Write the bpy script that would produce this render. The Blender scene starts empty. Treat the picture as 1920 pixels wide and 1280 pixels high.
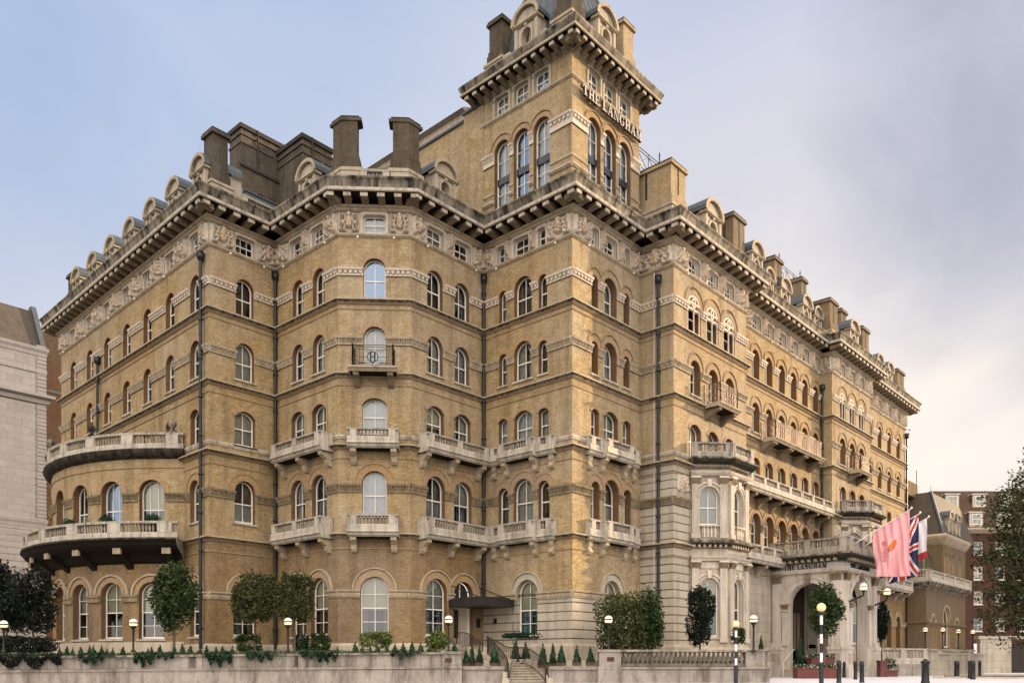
import bpy, bmesh, math, random
from math import sin, cos, pi, sqrt, atan2, radians
from mathutils import Vector, Matrix
from mathutils.geometry import tessellate_polygon
random.seed(7)
S = bpy.context.scene
C = S.collection

# ------------------------------------------------------------------ camera, sky, sun, exposure
TH = radians(42.11664); CT, ST = cos(TH), sin(TH); FPX = 1559.567; CAMZ = 1.0
cd = bpy.data.cameras.new('camera'); cam = bpy.data.objects.new('camera', cd); C.objects.link(cam)
cam.location = (0, 0, CAMZ); cam.rotation_euler = (radians(90), 0, TH - radians(90))
cd.sensor_width = 36; cd.lens = 36 * FPX / 1920; cd.shift_y = (1244 - 640) / 1920
cd.clip_end = 6000; cd.clip_start = .1
S.camera = cam
S.view_settings.view_transform = 'Standard'; S.view_settings.look = 'None'
S.view_settings.gamma = 1; S.view_settings.use_curve_mapping = False
S.view_settings.exposure = 0.48
S.cycles.diffuse_bounces = 2; S.cycles.max_bounces = 8; S.cycles.transparent_max_bounces = 12
SUN_EL = radians(13.0)
sun_h = Vector((.90, -.437, 0)).normalized()
sun_d = Vector((sun_h.x * cos(SUN_EL), sun_h.y * cos(SUN_EL), sin(SUN_EL)))

W = bpy.data.worlds.new('World'); S.world = W; W.use_nodes = True
nt = W.node_tree; nt.nodes.clear()
def N(nt, typ, **kw):
    n = nt.nodes.new(typ)
    for k, v in kw.items():
        if k == 'inp':
            for kk, vv in v.items(): n.inputs[kk].default_value = vv
        else: setattr(n, k, v)
    return n
def Lk(nt, a, b): nt.links.new(a, b)
def ramp(nt, src, stops, interp='LINEAR'):
    r = N(nt, 'ShaderNodeValToRGB'); r.color_ramp.interpolation = interp
    el = r.color_ramp.elements
    while len(el) < len(stops): el.new(.5)
    for e, (p, c) in zip(el, stops):
        e.position = p; e.color = c if len(c) == 4 else (*c, 1)
    Lk(nt, src, r.inputs[0]); return r.outputs[0]
def math_(nt, op, a, b=None, clamp=False):
    m = N(nt, 'ShaderNodeMath', operation=op, use_clamp=clamp)
    for i, x in enumerate((a, b)):
        if x is None: continue
        if isinstance(x, (int, float)): m.inputs[i].default_value = x
        else: Lk(nt, x, m.inputs[i])
    return m.outputs[0]
def mixc(nt, fac, a, b, blend='MIX'):
    m = N(nt, 'ShaderNodeMix', data_type='RGBA', blend_type=blend)
    for i, x in ((0, fac), (6, a), (7, b)):
        if isinstance(x, (int, float)): m.inputs[i].default_value = x
        elif isinstance(x, tuple): m.inputs[i].default_value = x if len(x) == 4 else (*x, 1)
        else: Lk(nt, x, m.inputs[i])
    return m.outputs[2]
sky = N(nt, 'ShaderNodeTexSky', sky_type='NISHITA', sun_disc=False, sun_elevation=SUN_EL,
        sun_rotation=atan2(sun_h.x, sun_h.y), air_density=1.0, dust_density=1.2, ozone_density=1.0)
tc = N(nt, 'ShaderNodeTexCoord')
nrm = N(nt, 'ShaderNodeVectorMath', operation='NORMALIZE'); Lk(nt, tc.outputs['Generated'], nrm.inputs[0])
sep = N(nt, 'ShaderNodeSeparateXYZ'); Lk(nt, nrm.outputs[0], sep.inputs[0])
def dotdir(v):
    d = N(nt, 'ShaderNodeVectorMath', operation='DOT_PRODUCT'); Lk(nt, nrm.outputs[0], d.inputs[0])
    d.inputs[1].default_value = Vector(v).normalized(); return d.outputs['Value']
def camdir(px, py):                                # bearing of a place in the sky
    r = (px - 960) / FPX; u = (1244 - py) / FPX
    return (CT + r * ST, ST - r * CT, u)
# thin cloud sheet: noise over the flattened sky dome
zz = math_(nt, 'ADD', math_(nt, 'MAXIMUM', sep.outputs[2], 0.0), .22)
cx = math_(nt, 'DIVIDE', sep.outputs[0], zz); cy = math_(nt, 'DIVIDE', sep.outputs[1], zz)
cmb = N(nt, 'ShaderNodeCombineXYZ'); Lk(nt, cx, cmb.inputs[0]); Lk(nt, cy, cmb.inputs[1])
n1 = N(nt, 'ShaderNodeTexNoise', inp={'Scale': 1.1, 'Detail': 7, 'Roughness': .52, 'Distortion': .3}); Lk(nt, cmb.outputs[0], n1.inputs[0])
n2 = N(nt, 'ShaderNodeTexNoise', inp={'Scale': 2.6, 'Detail': 8, 'Roughness': .55, 'Distortion': .5}); Lk(nt, cmb.outputs[0], n2.inputs[0])
SKYK = 9.17                                        # brings the colours below into the sky texture's own (physically bright) units
def k(c, f=1.0): return tuple(x * SKYK * f for x in c)
grad = ramp(nt, sep.outputs[2], [(0, (.94, .86, .78)), (.16, (.90, .84, .80)), (.32, (.84, .80, .81)), (.42, (.77, .75, .81)), (.49, (.65, .68, .81)), (.57, (.54, .61, .79)), (.80, (.28, .40, .68))])
grad = mixc(nt, math_(nt, 'MULTIPLY', ramp(nt, dotdir(camdir(-250, -420)), [(.88, (0, 0, 0)), (.985, (1, 1, 1))]), .9), grad, (.31, .46, .73))
vm = N(nt, 'ShaderNodeVectorMath', operation='SCALE'); vm.inputs['Scale'].default_value = SKYK; Lk(nt, grad, vm.inputs[0])
col = mixc(nt, .12, vm.outputs[0], sky.outputs[0])
col = mixc(nt, math_(nt, 'MULTIPLY', ramp(nt, n1.outputs[0], [(.36, (0, 0, 0)), (.70, (1, 1, 1))]), .45), col, k((.86, .83, .87)))
col = mixc(nt, ramp(nt, dotdir(camdir(1900, 1090)), [(.80, (0, 0, 0)), (.93, (.45, .45, .45)), (1, (1, 1, 1))]), col, k((1.0, .90, .80)))
dk2 = math_(nt, 'MULTIPLY', ramp(nt, dotdir(camdir(1720, 430)), [(.93, (0, 0, 0)), (.985, (1, 1, 1))]), ramp(nt, n1.outputs[0], [(.36, (0, 0, 0)), (.60, (1, 1, 1))]))
col = mixc(nt, math_(nt, 'MULTIPLY', dk2, .62), col, k((.56, .56, .66)))
n3 = N(nt, 'ShaderNodeTexNoise', inp={'Scale': 3.2, 'Detail': 8, 'Roughness': .55, 'Distortion': .6}); Lk(nt, nrm.outputs[0], n3.inputs[0])
edge = math_(nt, 'ADD', dotdir(camdir(2070, 110)), math_(nt, 'MULTIPLY', math_(nt, 'SUBTRACT', n3.outputs[0], .5), .075))
col = mixc(nt, math_(nt, 'MULTIPLY', ramp(nt, edge, [(.962, (0, 0, 0)), (.978, (.45, .45, .45)), (.990, (.9, .9, .9)), (1, (1, 1, 1))]), .9), col, k((.385, .415, .52)))
# unseen bright cloud bank added behind the camera to light the street fronts
back = ramp(nt, dotdir((-CT, -ST, 1.2)), [(.30, (0, 0, 0)), (.85, (1, 1, 1))])
col = mixc(nt, back, col, k((2.75, 2.5, 2.3)))
bg = N(nt, 'ShaderNodeBackground', inp={'Strength': .085}); Lk(nt, col, bg.inputs[0])
wo = N(nt, 'ShaderNodeOutputWorld'); Lk(nt, bg.outputs[0], wo.inputs[0])
sl = bpy.data.lights.new('sun', 'SUN'); so = bpy.data.objects.new('sun', sl); C.objects.link(so)
sl.energy = 5.0; sl.angle = radians(1.0); sl.color = (1.0, .74, .47)
so.rotation_euler = sun_d.to_track_quat('Z', 'Y').to_euler(); so.location = (60, -60, 60)

# ------------------------------------------------------------------ materials
def newmat(name):
    m = bpy.data.materials.new(name); m.use_nodes = True
    nt = m.node_tree; b = nt.nodes['Principled BSDF']; return m, nt, b
def objco(nt, sc=(1, 1, 1), geo=True):
    g = N(nt, 'ShaderNodeNewGeometry'); mp = N(nt, 'ShaderNodeMapping'); mp.inputs['Scale'].default_value = sc
    Lk(nt, g.outputs['Position'], mp.inputs[0]); return mp.outputs[0]
def noise(nt, vec, scale, detail=5, rough=.55, dist=0):
    n = N(nt, 'ShaderNodeTexNoise', inp={'Scale': scale, 'Detail': detail, 'Roughness': rough, 'Distortion': dist})
    Lk(nt, vec, n.inputs[0]); return n.outputs[0]
def bump(nt, b, h, st, dist=.02):
    n = N(nt, 'ShaderNodeBump', inp={'Strength': st, 'Distance': dist}); Lk(nt, h, n.inputs['Height']); Lk(nt, n.outputs[0], b.inputs['Normal'])
def brickmat(name, c1, c2, mortar, dark, bw=.30, rh=.104, ms=.016, amt=.55, bstr=.35, soot=.5):
    m, nt, b = newmat(name)
    uv = N(nt, 'ShaderNodeUVMap')
    br = N(nt, 'ShaderNodeTexBrick', inp={'Scale': 1.0, 'Brick Width': bw, 'Row Height': rh, 'Mortar Size': ms, 'Mortar Smooth': .3, 'Bias': 0.0})
    br.inputs['Color1'].default_value = (*c1, 1); br.inputs['Color2'].default_value = (*c2, 1); br.inputs['Mortar'].default_value = (*mortar, 1)
    Lk(nt, uv.outputs[0], br.inputs['Vector'])
    p = objco(nt)
    big = ramp(nt, noise(nt, p, .35, 6, .6), [(.32, (0, 0, 0)), (.70, (1, 1, 1))])
    mid = ramp(nt, noise(nt, p, 1.7, 6, .65), [(.35, (0, 0, 0)), (.68, (1, 1, 1))])
    st = ramp(nt, noise(nt, objco(nt, (1.5, 1.5, .16)), 1.0, 7, .66), [(.47, (0, 0, 0)), (.68, (1, 1, 1))])
    fine = noise(nt, p, 14, 3, .7)
    gry = ramp(nt, noise(nt, objco(nt, (1, 1, .7)), .16, 6, .68), [(.42, (0, 0, 0)), (.60, (1, 1, 1))])
    c = mixc(nt, math_(nt, 'MULTIPLY', big, amt * .7), br.outputs['Color'], tuple(x * .68 + d * .32 for x, d in zip(c1, dark)))
    g_ = sum(c1) / 3; c = mixc(nt, math_(nt, 'MULTIPLY', gry, .75), c, tuple(x * .55 + g_ * .40 for x in c1))
    c = mixc(nt, math_(nt, 'MULTIPLY', mid, amt * .5), c, dark)
    c = mixc(nt, math_(nt, 'MULTIPLY', st, soot * .6), c, tuple(x * .8 for x in dark))
    c = mixc(nt, .6, c, ramp(nt, fine, [(.32, (.42, .41, .40)), (.68, (1.38, 1.38, 1.38))]), 'MULTIPLY')
    Lk(nt, c, b.inputs['Base Color']); b.inputs['Roughness'].default_value = .92; b.inputs['Specular IOR Level'].default_value = .1
    h = math_(nt, 'ADD', math_(nt, 'MULTIPLY', br.outputs['Fac'], -1.0), math_(nt, 'MULTIPLY', fine, .6))
    bump(nt, b, h, bstr, .02); return m
def stonemat(name, c, dark, amt=.5, streak=.5, sscale=(2.2, 2.2, .3), rough=.85, grain=1.0, blocks=None, lo=.46):
    m, nt, b = newmat(name); p = objco(nt)
    big = ramp(nt, noise(nt, p, .8, 6, .62), [(.36, (0, 0, 0)), (.68, (1, 1, 1))])
    st = ramp(nt, noise(nt, objco(nt, sscale), 1.3, 7, .62), [(lo, (0, 0, 0)), (lo + .22, (1, 1, 1))])
    fine = noise(nt, p, 9, 5, .7)
    col = (*c, 1)
    bf = None
    if blocks:
        uv = N(nt, 'ShaderNodeUVMap')
        br = N(nt, 'ShaderNodeTexBrick', inp={'Scale': 1.0, 'Brick Width': blocks[0], 'Row Height': blocks[1], 'Mortar Size': blocks[2], 'Mortar Smooth': .25})
        br.inputs['Color1'].default_value = (*c, 1); br.inputs['Color2'].default_value = (*[x * .86 for x in c], 1)
        br.inputs['Mortar'].default_value = (*[x * blocks[3] for x in dark], 1); Lk(nt, uv.outputs[0], br.inputs['Vector'])
        if len(blocks) > 4:                       # courses only: hide the upright joints
            br.inputs['Brick Width'].default_value = 60
        col = br.outputs['Color']; bf = br.outputs['Fac']
    x = mixc(nt, math_(nt, 'MULTIPLY', big, amt), col, tuple(a * .55 + d * .45 for a, d in zip(c, dark)))
    x = mixc(nt, math_(nt, 'MULTIPLY', st, streak), x, dark)
    x = mixc(nt, .45, x, ramp(nt, fine, [(.3, (.6, .6, .6)), (.7, (1.2, 1.2, 1.2))]), 'MULTIPLY')
    Lk(nt, x, b.inputs['Base Color']); b.inputs['Roughness'].default_value = rough; b.inputs['Specular IOR Level'].default_value = .12
    h = fine if bf is None else math_(nt, 'ADD', math_(nt, 'MULTIPLY', bf, -2.5), math_(nt, 'MULTIPLY', fine, .5))
    bump(nt, b, h, .4 * grain, .03); return m
def plain(name, c, rough=.6, metal=0, var=.25, scale=3, emit=None, spec=None):
    m, nt, b = newmat(name)
    n = noise(nt, objco(nt), scale, 5, .6)
    lo = tuple(x * (1 - var) for x in c); hi = tuple(min(1, x * (1 + var)) for x in c)
    Lk(nt, ramp(nt, n, [(.3, lo), (.7, hi)]), b.inputs['Base Color'])
    b.inputs['Roughness'].default_value = rough; b.inputs['Metallic'].default_value = metal
    if spec is not None: b.inputs['Specular IOR Level'].default_value = spec
    if emit:
        b.inputs['Emission Color'].default_value = (*emit[0], 1); b.inputs['Emission Strength'].default_value = emit[1]
    return m
BUFF = (.53, .395, .205); BUFF2 = (.29, .21, .105)
M = {}
M['brick'] = brickmat('buff_brick', BUFF, BUFF2, (.42, .31, .17), (.20, .135, .066), amt=.8, soot=.9)
M['brickg'] = brickmat('brown_base_brick', (.36, .24, .115), (.23, .15, .072), (.33, .23, .12), (.12, .075, .035), amt=.8, soot=.7)
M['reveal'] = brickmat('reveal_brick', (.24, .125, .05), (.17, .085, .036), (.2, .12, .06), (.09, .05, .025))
M['arch'] = brickmat('arch_brick', (.47, .31, .155), (.37, .235, .115), (.34, .25, .14), (.25, .165, .10), bw=.08, rh=.30, ms=.008)
M['chim'] = brickmat('sooty_brick', (.15, .12, .08), (.10, .08, .055), (.15, .125, .095), (.035, .028, .022), amt=.9, soot=.9)
M['chimw'] = brickmat('sunlit_chimney_brick', (.29, .21, .115), (.20, .145, .08), (.25, .19, .12), (.06, .048, .033), amt=.8, soot=.8)  # evening light on the right-hand stacks put into this lighter brick
M['redbrick'] = brickmat('red_brick', (.105, .042, .028), (.075, .032, .023), (.11, .08, .06), (.04, .02, .015))
M['brownbrick'] = brickmat('brown_brick', (.13, .075, .045), (.10, .06, .04), (.10, .07, .05), (.05, .03, .02))
M['wingbrick'] = brickmat('umber_brick', (.22, .15, .075), (.175, .12, .06), (.2, .15, .09), (.11, .075, .04))
M['stone'] = stonemat('pale_stone', (.50, .43, .33), (.16, .13, .095), .45, .40)
M['stained'] = stonemat('stained_stone', (.36, .31, .235), (.022, .022, .020), .55, .96, (1.7, 1.7, .25), lo=.40)
M['undershade'] = stonemat('shaded_ledge', (.23, .19, .135), (.030, .028, .022), .6, .9, (3.5, 3.5, .8), lo=.42)  # dark stone carrying the shade line under the string courses
M['corn'] = stonemat('cornice_stone', (.48, .395, .28), (.13, .10, .065), .45, .45)
M['bal'] = stonemat('balcony_stone', (.56, .50, .41), (.10, .085, .065), .5, .65, (3, 3, .35))
M['soffit'] = stonemat('sooty_shaded_soffit', (.020, .016, .012), (.008, .007, .006), .7, .6)  # soot, plus underside shade put into the near-black colour
M['blackst'] = stonemat('black_moulding', (.085, .072, .052), (.014, .013, .011), .7, .9, (2.5, 2.5, .5), lo=.40)  # near-black stone for gutter fillets, bow cornice and cornice undersides
M['port'] = stonemat('porch_stone', (.64, .575, .495), (.15, .12, .09), .35, .45, (3, 3, .3))
M['baystone'] = stonemat('bay_stone', (.56, .49, .40), (.15, .12, .09), .4, .45, (3, 3, .3))
M['baldk'] = stonemat('dirty_shaded_stone', (.38, .33, .26), (.08, .07, .055), .5, .6, (3, 3, .5))  # dirt plus the shade among the balusters, both put into the colour
M['brk'] = stonemat('bracket_stone', (.25, .195, .125), (.09, .07, .05), .6, .5)
M['balgrey'] = stonemat('grey_balcony_stone', (.46, .41, .34), (.055, .05, .042), .5, .75, (3, 3, .3), lo=.42)
M['carve'] = stonemat('carved_stone', (.66, .57, .46), (.24, .18, .12), .25, .25, (3, 3, 1))
M['upglow'] = stonemat('uplit_carving', (.64, .44, .25), (.26, .16, .09), .5, .4, (3, 3, 1))  # warm uplight glow put into the colour of the panel centres
M['bandbr'] = stonemat('brown_carving', (.30, .235, .15), (.085, .065, .042), .6, .6, (3, 3, 1))
M['rust'] = stonemat('coursed_stone', (.52, .455, .36), (.17, .14, .105), .40, .42, (2, 2, .25), blocks=(1.1, .46, .034, .30, 1))
M['ashlar'] = stonemat('ashlar_stone', (.50, .44, .35), (.15, .125, .095), .45, .45, (2, 2, .3), blocks=(1.6, .62, .008, .6))
M['portland'] = stonemat('portland_stone', (.285, .275, .28), (.19, .18, .175), .35, .25, (1, 1, .3), blocks=(1.2, .62, .010, .6))
M['wallst'] = stonemat('garden_wall_stone', (.40, .35, .295), (.085, .072, .06), .9, .85, (1.6, 1.6, .35), blocks=(2.2, .75, .007, .5))
M['slate'] = stonemat('blue_slate', (.10, .12, .145), (.05, .06, .075), .6, .5, (1.5, 1.5, .4), rough=.55, blocks=(.3, .22, .010, .5))
M['slatebrown'] = stonemat('brown_slate', (.115, .095, .075), (.055, .045, .036), .6, .5, (1.5, 1.5, .4), rough=.65, blocks=(.3, .22, .010, .5))
M['lead'] = plain('lead_sheet', (.060, .070, .080), .55, .2)
M['paint'] = plain('white_paint', (.78, .75, .68), .5, var=.06)
M['paintdk'] = plain('cream_paint', (.52, .46, .36), .55, var=.12)
M['iron'] = plain('black_iron', (.016, .017, .018), .45, .4)
M['rail'] = plain('bronze_rail', (.05, .032, .026), .4, .6)
M['pipe'] = plain('black_pipe', (.012, .014, .014), .4, .2)
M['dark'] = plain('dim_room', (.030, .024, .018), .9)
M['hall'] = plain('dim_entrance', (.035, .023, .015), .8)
M['awning'] = plain('dark_canopy', (.018, .014, .014), .55)
M['letter'] = plain('bronze_letters', (.11, .085, .075), .45, .3)
M['face'] = plain('pale_letters', (.44, .39, .33), .6)
M['railw'] = plain('sunlit_rail', (.27, .19, .145), .4, .3)  # sun glints on the ironwork put into the rail colour
M['paintst'] = plain('painted_stone', (.60, .56, .52), .7, var=.1)
M['spandrel'] = plain('spandrel_glass', (.03, .036, .05), .15, var=.3)
M['navy'] = plain('navy_letters', (.006, .010, .022), .4)
def curtain(name, c, d):
    m, nt, b = newmat(name)
    w = N(nt, 'ShaderNodeTexWave', wave_type='BANDS', bands_direction='X', inp={'Scale': 1.0, 'Distortion': 2.5, 'Detail': 3, 'Detail Scale': .6})
    tcn = N(nt, 'ShaderNodeTexCoord'); mp = N(nt, 'ShaderNodeMapping'); mp.inputs['Scale'].default_value = (5, 5, .25)
    oi = N(nt, 'ShaderNodeObjectInfo'); ad = N(nt, 'ShaderNodeVectorMath', operation='ADD')
    Lk(nt, tcn.outputs['Object'], ad.inputs[0]); Lk(nt, oi.outputs['Location'], ad.inputs[1])
    Lk(nt, ad.outputs[0], mp.inputs[0]); Lk(nt, mp.outputs[0], w.inputs[0])
    Lk(nt, ramp(nt, w.outputs[0], [(.05, tuple(x * .8 for x in d)), (.45, tuple((x + y) / 2 for x, y in zip(c, d))), (.8, c)]), b.inputs['Base Color']); b.inputs['Roughness'].default_value = .9
    bump(nt, b, w.outputs[0], .8, .05); return m
M['net'] = curtain('net_curtain', (.74, .70, .61), (.36, .33, .27))
M['netb'] = curtain('bright_curtain', (.85, .86, .88), (.62, .64, .68))
M['drape'] = curtain('tan_drape', (.34, .25, .14), (.14, .10, .055))
M['blind'] = plain('roller_blind', (.50, .45, .31), .8, var=.05)
M['warmblind'] = plain('warm_blind', (.70, .53, .30), .8, var=.1)
M['green'] = plain('green_drape', (.02, .10, .055), .8)
def glass(name, refl, tint, gc=(.95, .97, 1)):
    m, nt, b = newmat(name); nt.nodes.remove(b)
    fr = N(nt, 'ShaderNodeFresnel', inp={'IOR': 1.5})
    f = math_(nt, 'ADD', math_(nt, 'MULTIPLY', fr.outputs[0], 1.2), refl, True)
    gl = N(nt, 'ShaderNodeBsdfGlossy', inp={'Roughness': .02}); gl.inputs[0].default_value = (*gc, 1)
    nb = N(nt, 'ShaderNodeBump', inp={'Strength': .06, 'Distance': .05}); Lk(nt, noise(nt, objco(nt), .9, 2), nb.inputs['Height']); Lk(nt, nb.outputs[0], gl.inputs['Normal'])
    tr = N(nt, 'ShaderNodeBsdfTransparent'); tr.inputs[0].default_value = (*tint, 1)
    mx = N(nt, 'ShaderNodeMixShader'); Lk(nt, f, mx.inputs[0]); Lk(nt, tr.outputs[0], mx.inputs[1]); Lk(nt, gl.outputs[0], mx.inputs[2])
    Lk(nt, mx.outputs[0], nt.nodes['Material Output'].inputs[0]); return m
M['glass'] = glass('window_glass', .05, (.86, .9, .88))
M['glassr'] = glass('sky_glass', .20, (.8, .84, .85), (.55, .72, 1.0))
def leafmat(name, a, b_, c):
    m, nt, b = newmat(name)
    g = N(nt, 'ShaderNodeNewGeometry')
    n = noise(nt, objco(nt), 2.3, 4, .6)
    r = g.outputs['Random Per Island']
    f = math_(nt, 'ADD', math_(nt, 'MULTIPLY', n, .55), math_(nt, 'MULTIPLY', r, .5))
    Lk(nt, ramp(nt, f, [(.28, a), (.55, b_), (.85, c)]), b.inputs['Base Color'])
    b.inputs['Roughness'].default_value = .55; b.inputs['Specular IOR Level'].default_value = .12
    return m
M['leaf'] = leafmat('dark_leaf', (.014, .028, .010), (.030, .055, .018), (.075, .10, .030))
M['leafol'] = leafmat('olive_leaf', (.020, .028, .009), (.050, .062, .020), (.115, .115, .038))
M['leafcon'] = leafmat('conifer_leaf', (.008, .022, .012), (.016, .042, .020), (.030, .070, .030))
M['leafbk'] = leafmat('blackish_leaf', (.006, .009, .007), (.012, .018, .012), (.026, .034, .018))  # near-black foliage of the darkest trees and hedge
M['leafbr'] = leafmat('bright_leaf', (.05, .07, .018), (.11, .14, .04), (.22, .25, .09))
M['leafplane'] = leafmat('plane_leaf', (.014, .020, .008), (.032, .042, .014), (.085, .095, .030))
M['bark'] = stonemat('bark', (.13, .095, .065), (.05, .038, .028), .5, .5, (8, 8, 1))
M['pot'] = plain('terracotta_box', (.10, .050, .032), .7)
M['redbox'] = plain('red_planter', (.115, .026, .020), .5)
M['lampg'] = plain('lit_globe', (.9, .85, .7), .3, var=.02, emit=((1.0, .56, .24), 1.0))
M['lampt'] = plain('globe_cap', (.9, .86, .78), .3, var=.02, emit=((1.0, .74, .46), .22))
M['beac'] = plain('beacon_globe', (.84, .64, .30), .3, var=.03, emit=((1.0, .70, .30), .22))
M['white'] = plain('white_band', (.78, .77, .74), .5, var=.05)
M['black'] = plain('black_band', (.014, .014, .015), .45)
M['pink'] = plain('pink_cloth', (.82, .40, .42), .8, var=.10, scale=1.2)
M['clothw'] = plain('white_cloth', (.78, .76, .78), .8, var=.06)
M['clothr'] = plain('red_cloth', (.48, .03, .035), .8, var=.1)
M['clothb'] = plain('navy_cloth', (.018, .024, .085), .8, var=.15)
M['orange'] = plain('orange_print', (.62, .16, .03), .8, var=.35, scale=8)
M['redprint'] = plain('red_print', (.50, .07, .05), .8)
M['plaque'] = plain('red_plaque', (.06, .016, .014), .4, .2)
M['pave'] = stonemat('paving', (.76, .74, .75), (.44, .42, .42), .6, .4, (.5, .5, .5), blocks=(1.2, .9, .02, .35))
M['road'] = stonemat('asphalt', (.06, .06, .062), (.04, .04, .04), .5, .2, (.5, .5, .5))
M['flood'] = plain('floodlight', (.85, .82, .76), .3, var=.05, emit=((1, .9, .75), .05))

# ------------------------------------------------------------------ mesh helpers
class MB:
    def __init__(s): s.v = []; s.f = []; s.m = []; s.uv = []; s.sm = []
    def poly(s, pts, m=0, smooth=False, uv=None):
        n = len(s.v); s.v += [tuple(p) for p in pts]; s.f.append(list(range(n, n + len(pts)))); s.m.append(m); s.sm.append(smooth); s.uv.append(uv)
    def grid(s, rows, m=0, smooth=True, closed=False):
        n = len(s.v); w = len(rows[0])
        for r in rows: s.v += [tuple(p) for p in r]
        for i in range(len(rows) - 1):
            for j in range(w if closed else w - 1):
                a = n + i * w + j; b = n + i * w + (j + 1) % w
                s.f.append([a, b, b + w, a + w]); s.m.append(m); s.sm.append(smooth); s.uv.append(None)
    def box(s, F, u0, u1, o0, o1, z0, z1, m=0):
        P = F.p; a, b, c, d = P(u0, z0, o0), P(u1, z0, o0), P(u1, z0, o1), P(u0, z0, o1)
        e, f, g, h = P(u0, z1, o0), P(u1, z1, o0), P(u1, z1, o1), P(u0, z1, o1)
        for q in ((d, c, g, h), (b, a, e, f), (a, d, h, e), (c, b, f, g), (h, g, f, e), (a, b, c, d)): s.poly(q, m)
    def prism(s, F, uz, o0, o1, m=0):              # outline in (u,z), between two depths
        a = [F.p(u, z, o1) for u, z in uz]; b = [F.p(u, z, o0) for u, z in uz]
        s.poly(a, m); s.poly(b[::-1], m)
        for i in range(len(uz)):
            j = (i + 1) % len(uz); s.poly((a[i], b[i], b[j], a[j]), m)
    def side(s, F, oz, u0, u1, m=0):               # outline in (out,z), swept along u
        a = [F.p(u0, z, o) for o, z in oz]; b = [F.p(u1, z, o) for o, z in oz]
        s.poly(a, m); s.poly(b[::-1], m)
        for i in range(len(oz)):
            j = (i + 1) % len(oz); s.poly((a[i], b[i], b[j], a[j]), m)
    def lathe(s, c, prof, n=10, m=0, smooth=True):  # c = (x,y), prof [(r,z)]
        rows = [[(c[0] + r * cos(2 * pi * i / n), c[1] + r * sin(2 * pi * i / n), z) for i in range(n)] for r, z in prof]
        s.grid(rows, m, smooth, True)
        for r in (rows[0][::-1], rows[-1]): s.poly(r, m)
    def tube(s, a, b, r0, r1=None, n=6, m=0):
        a, b = Vector(a), Vector(b); r1 = r0 if r1 is None else r1; d = (b - a).normalized()
        x = d.orthogonal().normalized(); y = d.cross(x)
        rows = [[p + (x * cos(2 * pi * i / n) + y * sin(2 * pi * i / n)) * r for i in range(n)] for p, r in ((a, r0), (b, r1))]
        s.grid(rows, m, True, True); s.poly(rows[0][::-1], m); s.poly(rows[1], m)
    def path(s, pts, r, n=5, m=0):
        for a, b in zip(pts, pts[1:]): s.tube(a, b, r, r, n, m)
    def build(s, name, mats, parent=None, label=None):
        me = bpy.data.meshes.new(name); me.from_pydata(s.v, [], s.f)
        if not isinstance(mats, (list, tuple)): mats = [mats]
        for m in mats: me.materials.append(M[m] if isinstance(m, str) else m)
        me.polygons.foreach_set('material_index', s.m); me.polygons.foreach_set('use_smooth', s.sm)
        uvl = me.uv_layers.new(name='UVMap'); dat = [0.0] * (2 * len(me.loops)); i = 0
        for pi_, p in enumerate(me.polygons):
            cu = s.uv[pi_]; nn = p.normal
            if abs(nn.z) < .75:
                l = math.hypot(nn.x, nn.y) or 1; tx, ty = -nn.y / l, nn.x / l
            for k_, vi in enumerate(p.vertices):
                co = me.vertices[vi].co
                if cu: dat[i], dat[i + 1] = cu[k_]
                elif abs(nn.z) < .75: dat[i], dat[i + 1] = co.x * tx + co.y * ty, co.z
                else: dat[i], dat[i + 1] = co.x, co.y
                i += 2
        uvl.data.foreach_set('uv', dat); me.update()
        return link(name, me, parent, label)
def link(name, me, parent=None, label=None, inv=True):
    o = bpy.data.objects.new(name, me); C.objects.link(o)
    if parent is not None:
        o.parent = parent
        if inv: o.matrix_parent_inverse = PINV[parent.name]
    if label: o['label'] = label
    return o
PINV = {}
def tag(o, label, cat=None, group=None, kind=None):
    if label: o['label'] = label
    if cat: o['category'] = cat
    if group: o['group'] = group
    if kind: o['kind'] = kind
    return o
def thing(name, label, cat, loc=(0, 0, 0), group=None):
    o = bpy.data.objects.new(name, None); C.objects.link(o); o.location = loc; o.empty_display_size = .3
    PINV[o.name] = Matrix.Translation(-Vector(loc)); return tag(o, label, cat, group)
class Fr:                                          # a wall's frame: u runs left to right seen from outside
    def __init__(s, o, d):
        l = math.hypot(*d); s.o = (o[0], o[1]); s.d = (d[0] / l, d[1] / l); s.n = (s.d[1], -s.d[0])
    def p(s, u, z, out=0): return (s.o[0] + s.d[0] * u + s.n[0] * out, s.o[1] + s.d[1] * u + s.n[1] * out, z)
    def xy(s, u, out=0): return s.p(u, 0, out)[:2]
    def ang(s): return atan2(s.d[1], s.d[0])
def F2(a, b): f = Fr(a, (b[0] - a[0], b[1] - a[1])); f.L = math.hypot(b[0] - a[0], b[1] - a[1]); return f
def at(px, d):                                     # place on the ground from its bearing and distance
    r = (px - 960) / FPX; return ((CT + r * ST) * d, (ST - r * CT) * d)
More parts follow.
